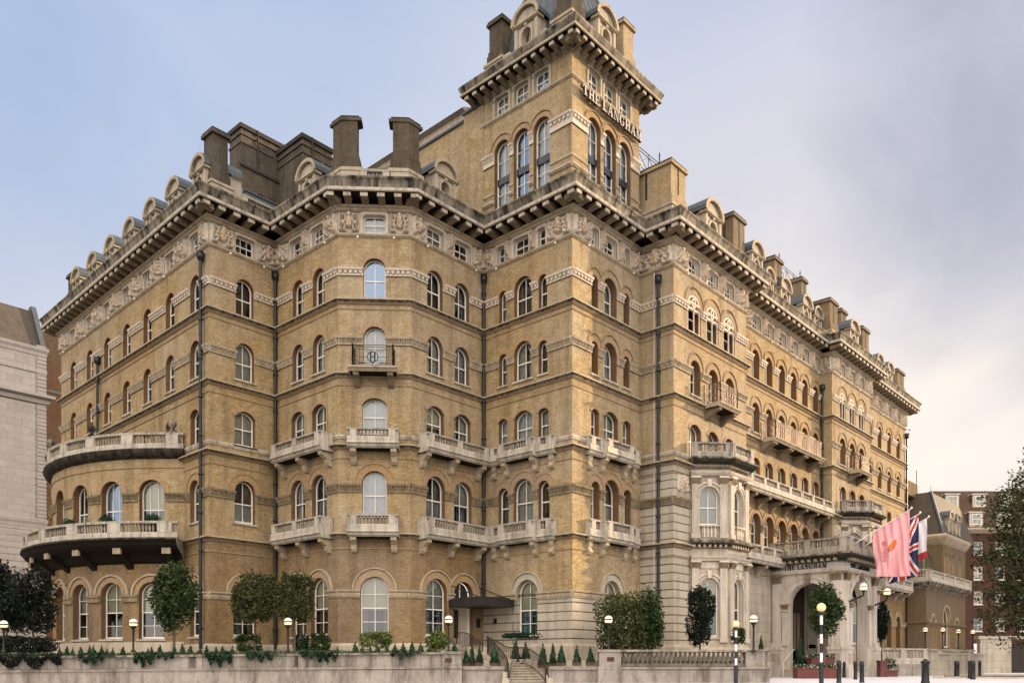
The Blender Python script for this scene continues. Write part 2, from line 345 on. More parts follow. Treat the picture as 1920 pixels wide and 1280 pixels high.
def outline(w, h, kind, ins=0, n=10):              # opening outline, origin at sill centre
    hw = w / 2 - ins; b = ins; t = h - ins
    if kind == 'rect': return [(-hw, b), (hw, b), (hw, t), (-hw, t)]
    if kind == 'soft':
        r = .16; pts = [(-hw, b), (hw, b)]
        for i in range(5): a = pi / 2 * i / 4; pts.append((hw - r + r * cos(a), t - r + r * sin(a)))
        for i in range(5): a = pi / 2 + pi / 2 * i / 4; pts.append((-hw + r + r * cos(a), t - r + r * sin(a)))
        return pts
    if kind == 'round':
        sp = h - w / 2; return [(-hw, b), (hw, b)] + [(hw * cos(pi * i / n), sp + hw * sin(pi * i / n)) for i in range(n + 1)]
    rise = .28 * w * (hw * 2 / w)                   # segmental
    R = (hw * hw + rise * rise) / (2 * rise); a0 = math.asin(min(1, hw / R)); zc = t - R
    return [(-hw, b), (hw, b)] + [(R * sin(a0 - 2 * a0 * i / n), zc + R * cos(a0 - 2 * a0 * i / n)) for i in range(n + 1)]
def offs(pts, p):                                  # mitred outward offset of an open polyline
    out = []; n = len(pts)
    for i in range(n):
        ns = []
        for a, b in ((i - 1, i), (i, i + 1)):
            if a < 0 or b >= n: continue
            dx, dy = pts[b][0] - pts[a][0], pts[b][1] - pts[a][1]; l = math.hypot(dx, dy); ns.append((dy / l, -dx / l))
        if len(ns) == 1: out.append((pts[i][0] + ns[0][0] * p, pts[i][1] + ns[0][1] * p))
        else:
            mx, my = ns[0][0] + ns[1][0], ns[0][1] + ns[1][1]; k_ = 2 / (mx * mx + my * my)
            out.append((pts[i][0] + mx * k_ * p, pts[i][1] + my * k_ * p))
    return out
def sweep(mb, pts, prof, mats=0, caps=True):       # profile [(out,z)] top to bottom along a polyline
    rows = [[(x, y, z) for x, y in offs(pts, p)] for p, z in prof]
    for i in range(len(rows) - 1):
        m = mats[i] if isinstance(mats, (list, tuple)) else mats
        for j in range(len(pts) - 1): mb.poly((rows[i + 1][j], rows[i + 1][j + 1], rows[i][j + 1], rows[i][j]), m)
    if caps:
        mb.poly([r[0] for r in rows], 0); mb.poly([r[-1] for r in rows][::-1], 0)
def panel(mb, F, u0, u1, z0, z1, ops=(), m=0, dep=.32, mrev=None, out=0):
    """wall face with openings cut in it and reveals behind them; ops: (uc, w, zsill, h, kind)"""
    outer = [Vector((u0, z0, 0)), Vector((u1, z0, 0)), Vector((u1, z1, 0)), Vector((u0, z1, 0))]
    loops = [outer]; mrev = m if mrev is None else mrev
    for uc, w, zs, h, kind in ops:
        o = [(uc + x, zs + z) for x, z in outline(w, h, kind)]
        loops.append([Vector((x, z, 0)) for x, z in o])
        for i in range(len(o)):
            (a, b), (c, d) = o[i], o[(i + 1) % len(o)]
            mb.poly((F.p(a, b, out), F.p(c, d, out), F.p(c, d, out - dep), F.p(a, b, out - dep)), mrev,
                    uv=((0, b), (0, d), (dep, d), (dep, b)) if abs(a - c) < 1e-5 else None)
    flat = [v for l in loops for v in l]
    for t in tessellate_polygon(loops):
        a, b, c = (flat[i] for i in t)
        if (b - a).cross(c - a).z < 0: b, c = c, b
        mb.poly([F.p(q.x, q.y, out) for q in (a, b, c)], m)
def ring(mb, F, uc, zc, r0, r1, o0, o1, m=0, n=14, a0=0, a1=pi, legs=0):
    pts0 = [(uc + r0 * cos(a0 + (a1 - a0) * i / n), zc + r0 * sin(a0 + (a1 - a0) * i / n)) for i in range(n + 1)]
    pts1 = [(uc + r1 * cos(a0 + (a1 - a0) * i / n), zc + r1 * sin(a0 + (a1 - a0) * i / n)) for i in range(n + 1)]
    if legs:
        pts0 = [(uc + r0, zc - legs)] + pts0 + [(uc - r0, zc - legs)]; pts1 = [(uc + r1, zc - legs)] + pts1 + [(uc - r1, zc - legs)]
    acc = 0
    for i in range(len(pts0) - 1):
        a, b, c, d = pts0[i], pts1[i], pts1[i + 1], pts0[i + 1]; st = math.dist(b, c)
        mb.poly([F.p(*q, o1) for q in (a, b, c, d)], m, uv=((acc, 0), (acc, r1 - r0), (acc + st, r1 - r0), (acc + st, 0)))
        mb.poly((F.p(*b, o1), F.p(*b, o0), F.p(*c, o0), F.p(*c, o1)), m); mb.poly((F.p(*d, o1), F.p(*d, o0), F.p(*a, o0), F.p(*a, o1)), m); acc += st
    for q in (0, -1):
        a, b = pts0[q], pts1[q]; mb.poly((F.p(*a, o0), F.p(*b, o0), F.p(*b, o1), F.p(*a, o1)), m)
def gaps(L, cuts, u0=0, lo=.12):                   # what is left of [u0,L] between cuts
    out = []; cur = u0
    for a, b in sorted(cuts):
        if a - cur > lo: out.append((cur, a))
        cur = max(cur, b)
    if L - cur > lo: out.append((cur, L))
    return out
def leafband(mb, F, a, b, z0, z1, kind=0, m=0, m2=0):
    """carved impost band: fillet, hollow and a row of hanging leaves"""
    mb.box(F, a, b, 0, .05, z0, z1, m2); mb.side(F, [(.05, z1 - .13), (.18, z1 - .11), (.21, z1), (.0, z1 + .03)], a, b, m)
    n = max(1, round((b - a) / .27)); st = (b - a) / n; zt = z1 - .06
    for i in range(n):
        c = a + st * (i + .5); w = st * .46
        if kind == 0:                              # scalloped drapes
            q = [(c - w, zt), (c - w * .75, zt - .13), (c, zt - .24), (c + w * .75, zt - .13), (c + w, zt)]
            mb.prism(F, q[::-1], .05, .135, m)
        else:                                      # paired leaves curling out
            for s_ in (-1, 1):
                x = c + s_ * w * .5
                tip = F.p(x + s_ * .02, zt - .04, .19); rt = [F.p(x - w * .45, zt - .30, .05), F.p(x + w * .45, zt - .30, .05)]
                sh = [F.p(x - w * .5, zt - .05, .09), F.p(x + w * .5, zt - .05, .09)]; md = F.p(x, zt - .17, .14)
                mb.poly((rt[0], rt[1], md), m); mb.poly((rt[1], sh[1], tip, md), m); mb.poly((sh[0], rt[0], md, tip), m); mb.poly((sh[1], sh[0], tip), m)
    mb.box(F, a, b, .05, .075, z0 - .03, z0 + .03, m)
BALP = [(.045, 0), (.06, .05), (.035, .09), (.075, .26), (.06, .36), (.035, .46), (.055, .50), (.05, .55)]
def balusters(mb, a, b, z, h, m=0, sp=.24, n=6):
    L = math.dist(a, b); k_ = max(1, int(L / sp))
    for i in range(k_):
        t = (i + .5) / k_; c = (a[0] + (b[0] - a[0]) * t, a[1] + (b[1] - a[1]) * t)
        mb.lathe(c, [(r * .95, z + q / .55 * h) for r, q in BALP], n, m)
def balustrade(mb, pts, z0, h, piers=(), m=0, md=None, th=.11, pw=.34, endp=True, sp=.17, mb_=None):
    """plinth, rail, piers at the corners and extra ones, balusters between"""
    ph = h * .38; rh = h * .11; mb_ = m if mb_ is None else mb_
    md = m if md is None else md
    sweep(mb, pts, [(-th, z0 + ph), (th, z0 + ph), (th + .02, z0 + ph - .05), (th + .02, z0), (-th, z0)], m)
    sweep(mb, pts, [(-th - .03, z0 + h), (th + .04, z0 + h), (th + .02, z0 + h - rh), (-th - .02, z0 + h - rh), (-th - .03, z0 + h)], [md, m, m, m])
    for i in range(len(pts) - 1):
        a, b = pts[i], pts[i + 1]; F = F2(a, b); us = [q * F.L for s_, q in piers if s_ == i]
        lo = pw * .5 if (i or endp) else 0; hi = F.L - pw * .5 if (i < len(pts) - 2 or endp) else F.L
        marks = []
        if i == 0 and endp: marks.append((0, pw))
        elif i: marks.append((0, pw))
        for u in us: marks.append((u - pw / 2, u + pw / 2))
        if i == len(pts) - 2 and endp: marks.append((F.L - pw, F.L))
        elif i < len(pts) - 2: marks.append((F.L - pw, F.L))
        if F.L < pw * 2.3: marks = [(0, F.L)] if F.L > .05 else []
        for x0, x1 in marks: mb.box(F, max(0, x0), min(F.L, x1), -th - .012, th + .012 + .004 * (i % 2), z0 + ph, z0 + h - rh, m)
        for x0, x1 in gaps(F.L, marks, lo=.15): balusters(mb, F.xy(x0, -.03), F.xy(x1, -.03), z0 + ph, h - ph - rh, mb_, sp)
# ------------------------------------------------------------------ the hotel: plan
P1, P2, P3, P4 = (21.394, 40.454), (25.338, 40.454), (25.338, 34.776), (27.922, 32.192)
P5, P6, P7, P8, P9 = (33.262, 32.192), (33.262, 25.962), (39.421, 25.962), (39.421, 23.801), (47.956, 23.801)
SB = .85
P9b, P10, P11, P12 = (47.956, 23.801 + SB), (61.765, 23.801 + SB), (61.765, 23.801), (69.890, 23.801)
P12b, P14, P15 = (69.890, 23.801 + SB), (81.53, 23.801 + SB), (81.53, 40.0)
L0 = (22.088, 62.604); L00 = (34.0, 63.2)
CH = [L00, L0, P1, P2, P3, P4, P5, P6, P7, P8, P9, P9b, P10, P11, P12, P12b, P14, P15]
hotel = thing('grand_hotel', 'huge Victorian hotel of buff brick with carved stone bands, octagonal corner bay and corner tower', 'building', (30, 36, 1.2))
FL = F2(L0, P1); F12 = F2(P1, P2); F23 = F2(P2, P3); F34 = F2(P3, P4); F45 = F2(P4, P5); F56 = F2(P5, P6); F67 = F2(P6, P7)
F78 = F2(P7, P8); F89 = F2(P8, P9); F99 = F2(P9, P9b); FRC = F2(P9b, P10); FR2 = F2(P10, P11); F11 = F2(P11, P12); F13 = F2(P12b, P14); F1b = F2(P12, P12b); F15 = F2(P14, P15); F00 = F2(L00, L0)
ZB = 1.1
BANDS = {'G': (ZB, 7.45), 'F1': (7.45, 11.95), 'F2': (11.95, 15.6), 'F3': (15.6, 19.3), 'F4': (19.3, 22.64), 'A': (22.64, 24.1)}
SPR = {'G': 4.71, 'F1': 10.15, 'F3': 17.55, 'F4': 21.0}
SILL = {'G': 2.45, 'F1': 8.5, 'F2': 12.62, 'F3': 16.12, 'F4': 19.55, 'A': 22.82}
def op(fl, uc, w, sill=None):
    zs = SILL[fl] if sill is None else sill
    if fl == 'F2': return (uc, w, zs, (14.47 if w > .85 else 14.32) - zs, 'seg')
    if fl == 'A': return (uc, w, zs, .92, 'soft' if w > .8 else 'soft')
    return (uc, w, zs, SPR[fl] + w / 2 - zs, 'round')
LT = [FL.L - (1.6 + 3.025 * i) for i in range(7)]
RC = [3.08 + 1.955 * i for i in range(6)]
WALLS = {  # frame: {floor: [(uc, w)]}
 'L': (FL, {'G': [(LT[0], 1.2)], 'F1': [(LT[0], 1.15), (LT[6], 1.15)], 'F2': [(u, 1.05) for u in LT], 'F3': [(u, 1.12) for u in LT], 'F4': [(u, 1.12) for u in LT], 'A': [(u + .05, 1.1) for u in LT]}),
 '12': (F12, {'G': [(2.05, 1.35)], 'F1': [(2.04, 1.2)], 'F2': [(2.04, 1.2)], 'F3': [(2.04, 1.1)], 'F4': [(2.03, 1.05)], 'A': [(2.06, 1.1)]}),
 '23': (F23, {'G': [(2.2, 1.4), (4.05, 1.5)], 'F1': [(2.12, 1.3), (4.05, 1.3)], 'F2': [(2.1, 1.22), (4.04, 1.25)], 'F3': [(2.1, 1.02), (4.0, 1.05)], 'F4': [(2.1, 1.0), (4.0, 1.05)], 'A': [(1.97, 1.08), (3.92, 1.05)]}),
 '34': (F34, {'G': [(1.83, 1.42)], 'F1': [(1.83, 1.24)], 'F2': [(1.83, 1.24)], 'F3': [(1.83, 1.1)], 'F4': [(1.83, 1.12)], 'A': [(1.83, 1.14)]}),
 '45': (F45, {'G': [(1.78, 1.5), (3.76, 1.45)], 'F1': [(1.72, 1.3), (3.72, 1.32)], 'F2': [(1.7, 1.22), (3.68, 1.25)], 'F3': [(1.68, 1.1), (3.65, 1.1)], 'F4': [(1.68, 1.1), (3.65, 1.1)], 'A': [(1.68, 1.12), (3.67, 1.12)]}),
 '56': (F56, {'G': [(3.2, 1.42)], 'F1': [(1.5, .76), (2.92, 1.38), (4.36, .76)], 'F2': [(1.47, .66), (2.93, 1.3), (4.34, .7)], 'F3': [(1.46, .58), (2.9, 1.25), (4.3, .6)], 'F4': [(1.45, .56), (2.9, 1.24), (4.29, .58)], 'A': [(1.32, .56), (2.78, 1.1), (4.22, .54)]}),
 '67': (F67, {'G': [(3.45, 1.42)], 'F1': [(1.95, .76), (3.4, 1.38), (4.85, .76)], 'F2': [(1.92, .66), (3.34, 1.28), (4.84, .68)], 'F3': [(1.9, .58), (3.3, 1.2), (4.82, .58)], 'F4': [(1.9, .57), (3.3, 1.2), (4.82, .57)], 'A': [(1.9, .5), (3.31, 1.04), (4.79, .46)]}),
 '78': (F78, {}),
 '89': (F89, {'F2': [(2.28, 1.28), (4.32, 1.26), (6.34, 1.24)], 'F3': [(2.35, 1.1), (4.4, 1.1), (6.4, 1.12)], 'F4': [(2.2, 1.48), (4.28, 1.46), (6.3, 1.48)], 'A': [(2.1, 1.15), (4.26, 1.08), (6.28, 1.02)]}),
 '99': (F99, {}),
 'RC': (FRC, {'G': [(1.15, .42)], 'F1': [(u, 1.38) for u in RC], 'F2': [(u, 1.08) for u in RC], 'F3': [(u, 1.04) for u in RC], 'F4': [(u, 1.05) for u in RC], 'A': [(u + .05, 1.05) for u in RC]}),
 'R2': (FR2, {}),
 '11': (F11, {'F2': [(2.1, 1.15), (4.1, 1.15), (6.1, 1.15)], 'F3': [(2.1, 1.2), (4.1, 1.2), (6.1, 1.2)], 'F4': [(2.1, 1.3), (4.1, 1.3), (6.1, 1.3)], 'A': [(1.9, 1.05), (4.0, 1.05), (6.0, 1.05)]}),
 '1b': (F1b, {}), 
 '13': (F13, {'G': [(4.75, 1.2), (7.2, 1.2), (9.65, 1.2)], **{f: [(2.3, .95), (4.75, .95), (7.2, .95), (9.65, .95)] for f in ('F1', 'F2', 'F3', 'F4')}, 'A': [(2.3, .9), (4.6, .95), (7.1, .95), (9.5, .95)]}),
 '15': (F15, {}), '00': (F00, {}),
}
def bandmat(w, fl):
    if fl == 'A': return 'carve'
    if w in ('78', '89', '99') and fl in ('G', 'F1'): return 'rust'
    if w in ('RC', 'R2', '11', '1b') and fl == 'G': return 'ashlar'
    return 'brickg' if fl == 'G' and w not in ('56', '67') else 'brick'
# ---- windows: one mesh per size, many placed copies
WC = {}
def wmesh(w, h, kind, bars, fm='paint'):
    key = (round(w, 2), round(h, 2), kind, bars, fm)
    if key in WC: return WC[key]
    I = Fr((0, 0), (1, 0))                          # local frame: outward is -y
    t = .075 if w > .7 else .05
    fb = MB(); a = outline(w + .02, h + .01, kind); b = outline(w + .02, h + .01, kind, t); n = len(a)
    for i in range(n):
        j = (i + 1) % n
        fb.poly([I.p(*q, 0) for q in (a[i], a[j], b[j], b[i])]); fb.poly((I.p(*b[i], 0), I.p(*b[j], 0), I.p(*b[j], -.08), I.p(*b[i], -.08)))
    def top(x):                                     # height of the opening above x
        if kind == 'round': return h - w / 2 + sqrt(max(0, (w / 2) ** 2 - x * x))
        if kind == 'seg': return h - .28 * w * (x / (w / 2)) ** 2
        return h
    def width(z):
        if kind == 'round' and z > h - w / 2: return sqrt(max(0, (w / 2) ** 2 - (z - h + w / 2) ** 2))
        return w / 2
    cols, rows = bars; bt = .034
    for c in range(1, cols): x = -w / 2 + w * c / cols; fb.box(I, x - bt / 2, x + bt / 2, -.05, -.005, t, top(x) - t * .6)
    for r in range(1, rows):
        z = h * r / rows if kind != 'round' else (h - w * .12) * r / rows
        thick = .03 if (rows == 2 or r == rows // 2) else .016
        hw = width(z + thick) - t * .6; fb.box(I, -hw, hw, -.06, .004 if thick > .02 else -.003, z - thick, z + thick)
    fb.box(I, -w / 2, w / 2, -.06, .01, 0, t + .05)
    pb = MB(); pb.poly([I.p(x, z, -.035) for x, z in outline(w, h, kind, .03)])
    sb = MB(); sb.side(I, [(-.34, -.10), (.09, -.10), (.09, -.01), (-.27, .03), (-.34, .03)], -w / 2 - .1, w / 2 + .1)
    def me(mb, nm, mt):
        o = mb.build(nm, mt); m = o.data; bpy.data.objects.remove(o); return m
    fr = me(fb, 'window_frame', fm); pn = me(pb, 'pane', 'glass'); pr = me(pb, 'pane', 'glassr'); sl_ = me(sb, 'sill', 'bal')
    def back(nm, mt, *shapes):
        mb = MB(); ms = []
        for m_, pts in shapes:
            if m_ not in ms: ms.append(m_)
            mb.poly(pts, ms.index(m_))
        return me(mb, nm, ms)
    R = lambda x0, x1, z0, z1, y: [(x0, y, z0), (x1, y, z0), (x1, y, z1), (x0, y, z1)]
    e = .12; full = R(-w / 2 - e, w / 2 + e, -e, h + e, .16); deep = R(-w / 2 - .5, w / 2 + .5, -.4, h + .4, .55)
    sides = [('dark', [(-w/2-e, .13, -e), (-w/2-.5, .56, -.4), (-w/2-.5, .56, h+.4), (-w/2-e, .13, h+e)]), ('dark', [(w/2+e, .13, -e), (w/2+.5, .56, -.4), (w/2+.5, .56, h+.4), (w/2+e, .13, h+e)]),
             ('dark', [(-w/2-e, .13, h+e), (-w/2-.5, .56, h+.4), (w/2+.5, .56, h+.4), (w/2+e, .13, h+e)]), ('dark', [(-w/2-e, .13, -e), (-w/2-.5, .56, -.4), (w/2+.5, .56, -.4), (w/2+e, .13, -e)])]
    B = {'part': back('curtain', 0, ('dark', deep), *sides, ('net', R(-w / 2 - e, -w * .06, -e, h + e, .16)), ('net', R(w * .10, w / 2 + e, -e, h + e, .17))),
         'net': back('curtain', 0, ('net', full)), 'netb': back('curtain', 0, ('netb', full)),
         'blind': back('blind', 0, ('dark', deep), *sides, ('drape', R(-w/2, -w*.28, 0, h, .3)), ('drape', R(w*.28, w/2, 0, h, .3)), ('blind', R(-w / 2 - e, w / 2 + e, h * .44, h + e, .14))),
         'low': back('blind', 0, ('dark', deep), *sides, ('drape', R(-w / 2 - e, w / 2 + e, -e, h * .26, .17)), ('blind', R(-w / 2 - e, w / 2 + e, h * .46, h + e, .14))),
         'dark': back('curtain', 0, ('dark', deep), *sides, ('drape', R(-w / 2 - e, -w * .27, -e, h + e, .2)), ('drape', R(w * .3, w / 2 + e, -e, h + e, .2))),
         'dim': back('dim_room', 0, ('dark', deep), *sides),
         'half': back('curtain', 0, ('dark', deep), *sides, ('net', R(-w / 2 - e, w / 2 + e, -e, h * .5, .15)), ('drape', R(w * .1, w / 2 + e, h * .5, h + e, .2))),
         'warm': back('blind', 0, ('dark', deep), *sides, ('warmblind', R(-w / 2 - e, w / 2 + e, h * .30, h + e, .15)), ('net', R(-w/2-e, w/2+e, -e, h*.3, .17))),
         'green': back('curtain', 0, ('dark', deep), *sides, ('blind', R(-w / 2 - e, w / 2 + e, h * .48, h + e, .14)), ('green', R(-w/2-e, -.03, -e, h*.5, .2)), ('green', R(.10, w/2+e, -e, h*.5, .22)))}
    WC[key] = (fr, pn, pr, sl_, B); return WC[key]
COUNT = {}
NM = {'round': 'arched_window', 'seg': 'segmental_window', 'soft': 'attic_window', 'rect': 'sash_window'}
def put_window(F, o, bars, style, parent, dep=.32, out=0, sill=True, refl=False, fm='paint', name=None, inv=None):
    uc, w, zs, h, kind = o
    fr, pn, pr, sm, B = wmesh(w, h, kind, bars, fm)
    M4 = Matrix.Translation(F.p(uc, zs, out - dep + .07)) @ Matrix.Rotation(F.ang(), 4, 'Z')
    name = name or NM[kind]
    ob = bpy.data.objects.new(name, fr); C.objects.link(ob); ob.parent = parent
    ob.matrix_parent_inverse = PINV.get(parent.name, Matrix()) if inv is None else inv
    ob.matrix_basis = M4
    for me in ((pr if refl else pn), B[style]) + ((sm,) if sill else ()):
        c = bpy.data.objects.new(me.name.split('.')[0], me); C.objects.link(c); c.parent = ob
        if me is sm: c.location = (0, -dep + .07 + .0, 0)
    return ob
def pick(*opts): return random.choice(opts)
# ---- walls, floor by floor
def build_wall(key, zmin=ZB):
    F, fl = WALLS[key]; groups = {}
    for f, (z0, z1) in BANDS.items():
        m = bandmat(key, f); z0 = max(z0, zmin)
        mb = groups.setdefault('frieze' if f == 'A' else 'wall', (MB(), []))
        mats = mb[1]
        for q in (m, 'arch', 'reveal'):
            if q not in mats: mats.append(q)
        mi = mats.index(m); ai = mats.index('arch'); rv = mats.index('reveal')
        ops = [op(f, uc, w) for uc, w in fl.get(f, [])]
        if f == 'G' and key == '45': ops[1] = (3.76, 1.45, 2.0, SPR['G'] + .725 - 2.0, 'round')
        if key in ('56', '67') and f == 'G':        # coursed stone below, brick above the impost
            if 'rust' not in mats: mats.append('rust')
            ri = mats.index('rust'); u, w, zs, h, kd = ops[0]; zi = 4.72
            panel(mb[0], F, 0, F.L, z0, zi, [(u, w, zs, zi - zs - .0005, 'rect')], ri)
            top_ = [(u, w, zi + .0005, zs + h - zi, 'round')]
            pts = [(0, zi), (u - w / 2, zi)] + [(u + w / 2 * cos(pi - pi * i / 12), zi + w / 2 * sin(pi * i / 12)) for i in range(1, 12)] + [(u + w / 2, zi), (F.L, zi), (F.L, z1), (0, z1)]
            for t in tessellate_polygon([[Vector((a, b, 0)) for a, b in pts]]):
                mb[0].poly([F.p(*pts[i]) for i in t], mi)
            arc = [(u + w / 2 * cos(pi * i / 12), zi + w / 2 * sin(pi * i / 12)) for i in range(13)]
            for (a, b), (c, d) in zip(arc, arc[1:]): mb[0].poly((F.p(a, b), F.p(c, d), F.p(c, d, -.32), F.p(a, b, -.32)), mi)
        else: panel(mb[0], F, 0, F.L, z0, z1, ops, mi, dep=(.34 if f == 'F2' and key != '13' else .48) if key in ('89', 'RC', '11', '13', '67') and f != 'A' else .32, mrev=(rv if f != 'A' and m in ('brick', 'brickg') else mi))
        for qi, (uc, w, zs, h, kind) in enumerate(ops):
            ex = .004 * (qi % 3)
            if f in SPR and m in ('brick', 'brickg') or (f == 'G' and key in ('56', '67')):
                r = w / 2; th = .36 if f in ('G', 'F1') else .27
                sm = ai
                if f == 'G' and key in ('56', '67'): sm = ri
                ring(mb[0], F, uc, SPR[f], r + .012, r + th, -.02, .012 + .02 * (f == 'G') + ex, sm)
                if f == 'G':
                    if 'corn' not in mats: mats.append('corn')
                    ring(mb[0], F, uc, SPR[f] + .04, r + th, r + th + .07, -.02, .10 + ex, mats.index('corn'), legs=.0)
                elif f == 'F1': ring(mb[0], F, uc, SPR[f], r + th, r + th + .04, -.02, .05 + ex, ai)
                elif key in ('89', 'RC', '11', '13', '67'): ring(mb[0], F, uc, SPR[f] + .12, r + th, r + th + .045, -.02, .06 + ex, ai)
                if f == 'F1': ring(mb[0], F, uc, SPR[f], r + .012, r + .09, -.02, .055 + ex, ai)
            if f == 'F2':                            # rounded brick roll round the segment head
                a = outline(w + .04, h, kind); b = outline(w + .26, h + .13, kind); a[0] = (a[0][0], .05); a[1] = (a[1][0], .05)
                for i in range(1, len(a) - 1):
                    q = (a[i], b[i], b[i + 1], a[i + 1])
                    mb[0].poly([F.p(uc + x, zs + z, .045) for x, z in q], ai); mb[0].poly((F.p(uc + b[i][0], zs + b[i][1], .045), F.p(uc + b[i][0], zs + b[i][1], -.02), F.p(uc + b[i + 1][0], zs + b[i + 1][1], -.02), F.p(uc + b[i + 1][0], zs + b[i + 1][1], .045)), ai)
                    mb[0].poly((F.p(uc + a[i][0], zs + a[i][1], .045), F.p(uc + a[i + 1][0], zs + a[i + 1][1], .045), F.p(uc + a[i + 1][0], zs + a[i + 1][1], -.02), F.p(uc + a[i][0], zs + a[i][1], -.02)), ai)
                q = (a[0], b[0], b[-1], a[-1])       # left jamb strip
            if f == 'A':                             # stone surround with rounded shoulders
                a = outline(w + .03, h, kind); b = outline(w + .26, h + .14, kind)
                for i in range(1, len(a)):
                    j = (i + 1) % len(a); zt = lambda p_: zs + p_[1]
                    mb[0].poly([F.p(uc + x, zs + z, .07) for x, z in (a[i], b[i], b[j], a[j])], mi) if j else None
                    if j: mb[0].poly((F.p(uc + b[i][0], zs + b[i][1], .07), F.p(uc + b[i][0], zs + b[i][1], -.02), F.p(uc + b[j][0], zs + b[j][1], -.02), F.p(uc + b[j][0], zs + b[j][1], .07)), mi)
        # the windows themselves
        for i, o in enumerate(ops):
            uc, w, zs, h, kind = o
            if f == 'G' and key == '45' and i == 1: continue
            narrow = w < .8
            bars = {'G': (2, 4), 'F1': (2, 2), 'F2': (2, 2), 'F3': (2, 2), 'F4': (2, 2), 'A': (2, 2)}[f]
            if narrow: bars = (1, 2)
            if f == 'A' and not narrow: bars = pick((2, 2), (3, 2))
            st = {'G': pick('low', 'low', 'blind'), 'F1': pick('part', 'dark', 'half', 'net', 'blind'), 'F2': pick('net', 'part', 'netb', 'blind', 'part'), 'F3': pick('net', 'part', 'netb', 'dark', 'part'), 'F4': pick('dark', 'dim', 'dark', 'part'), 'A': pick('net', 'dim', 'dark')}[f]
            refl = random.random() < .16
            if key == '34': st, refl = {'G': ('blind', False), 'F1': ('netb', False), 'F2': ('netb', False), 'F3': ('netb', False), 'F4': ('dim', True), 'A': ('netb', False)}[f]
            if key == '56' and f == 'G' or key == '67' and f == 'G': st = 'green'
            if key == '12': st = {'G': 'dark', 'F1': 'half', 'F2': 'net', 'F3': 'net', 'F4': 'dim', 'A': 'dim'}[f]
            if key in ('89', 'RC', '11') and f == 'F2': st = 'warm'
            if key == 'L' and f in ('F3', 'F4'): refl = random.random() < .25
            put_window(F, o, bars, st, hotel, refl=refl, dep=.26 if f == 'A' else ((.34 if f == 'F2' and key != '13' else .48) if key in ('89', 'RC', '11', '13') or (key == '67' and f != 'G') else .32), sill=(f not in ('A',) and not (key == 'RC' and f == 'F1')))
    for nm, (mb, mats) in groups.items():
        if mb.v: mb.build(nm, mats, hotel)
for kx in WALLS: build_wall(kx)
mb = MB(); mb.poly([(x, y, 24.6) for x, y in CH]); mb.build('roof_deck', 'lead', hotel)
# ---- carved impost bands and plain ones
for kx, (F, fl) in WALLS.items():
    if kx in ('1b', '15', '00'): continue
    mb = MB()
    for f, kd, z0, z1 in (('F1', 1, 9.72, 10.12), ('F3', 1, 17.18, 17.55), ('F4', 0, 20.68, 21.02)):
        cuts = [(u - w / 2, u + w / 2) for u, w in fl.get(f, [])]
        if kx == 'L' and f == 'F1': cuts += [(FL.L - 18.6, FL.L - 2.6)]
        if kx in ('89', '11') and f == 'F1': cuts += [(1.7, 7.0)]
        if not cuts and kx not in ('78',): continue
        for a, b in gaps(F.L, cuts):
            mb = MB(); leafband(mb, F, a, b, z0, z1, kd); mb.build('impost_band', ['carve' if f == 'F4' else 'corn', 'bal'] if f != 'F1' else ['bandbr', 'bal'], hotel)  # lit top edge and dark underside of the band put into its colours
        mb = MB()
    cuts = [(u - w / 2, u + w / 2) for u, w in fl.get('G', [])]
    if cuts and kx not in ('RC',):
        if kx == 'L': cuts += [(FL.L - 18.6, FL.L - 2.6)]
        for a, b in gaps(F.L, cuts):
            mb = MB(); mb.side(F, [(0, 4.36), (.06, 4.38), (.08, 4.62), (.17, 4.68), (.18, 4.74), (0, 4.77)], a, b, 1)
            n = int((b - a) / .16)
            for i in range(n): u = a + (b - a) * (i + .5) / n; mb.box(F, u - .05, u + .05, .06, .115, 4.46, 4.6, 1)
            mb.build('impost_band', ['carve', 'corn'], hotel)
# ---- string courses round the whole building
def course(name, prof, mats=0, mm='corn', ch=CH, mb=None): mb = mb or MB(); sweep(mb, ch, prof, mats); return mb.build(name, mm, hotel)
for z, pr in ((7.62, .28), (12.10, .30), (15.72, .25), (19.45, .25)):
    course('string_course', [(0, z + .03), (pr, z), (pr, z - .07), (pr * .62, z - .11), (pr * .5, z - .18), (.05, z - .25), (0, z - .26)], [1, 1, 2, 2, 0, 0], ['arch', 'corn', 'undershade'])  # shade below each course painted on its lower faces
course('sill_band', [(0, 12.62), (.09, 12.60), (.09, 12.50), (.05, 12.44), (.05, 12.40), (0, 12.40)], mm='bal')
for z in (6.86, 11.42, 15.12, 18.98): course('brick_moulding', [(0, z + .03), (.045, z + .02), (.045, z - .03), (0, z - .04)], mm='arch')
course('plinth', [(0, 2.06), (.05, 2.04), (.12, 1.92), (.12, ZB), (0, ZB)], mm='stone')
course('frieze_moulding', [(0, 22.80), (.13, 22.76), (.13, 22.68), (.05, 22.60), (0, 22.58)])
course('architrave', [(0, 24.16), (.30, 24.12), (.29, 24.04), (.17, 23.99), (.15, 23.92), (.07, 23.87), (0, 23.84)])
course('gutter', [(-.5, 25.16), (1.06, 25.14), (1.13, 25.09), (1.13, 25.03), (1.05, 24.93), (1.00, 24.78), (.97, 24.64), (.97, 24.58)], [1, 2, 0, 0, 0, 0, 2], ['stained', 'lead', 'blackst'])
def turn(i, ch=CH):
    (ax, ay), (bx, by), (cx_, cy_) = ch[i - 1], ch[i], ch[i + 1]; return (bx - ax) * (cy_ - by) - (by - ay) * (cx_ - bx)
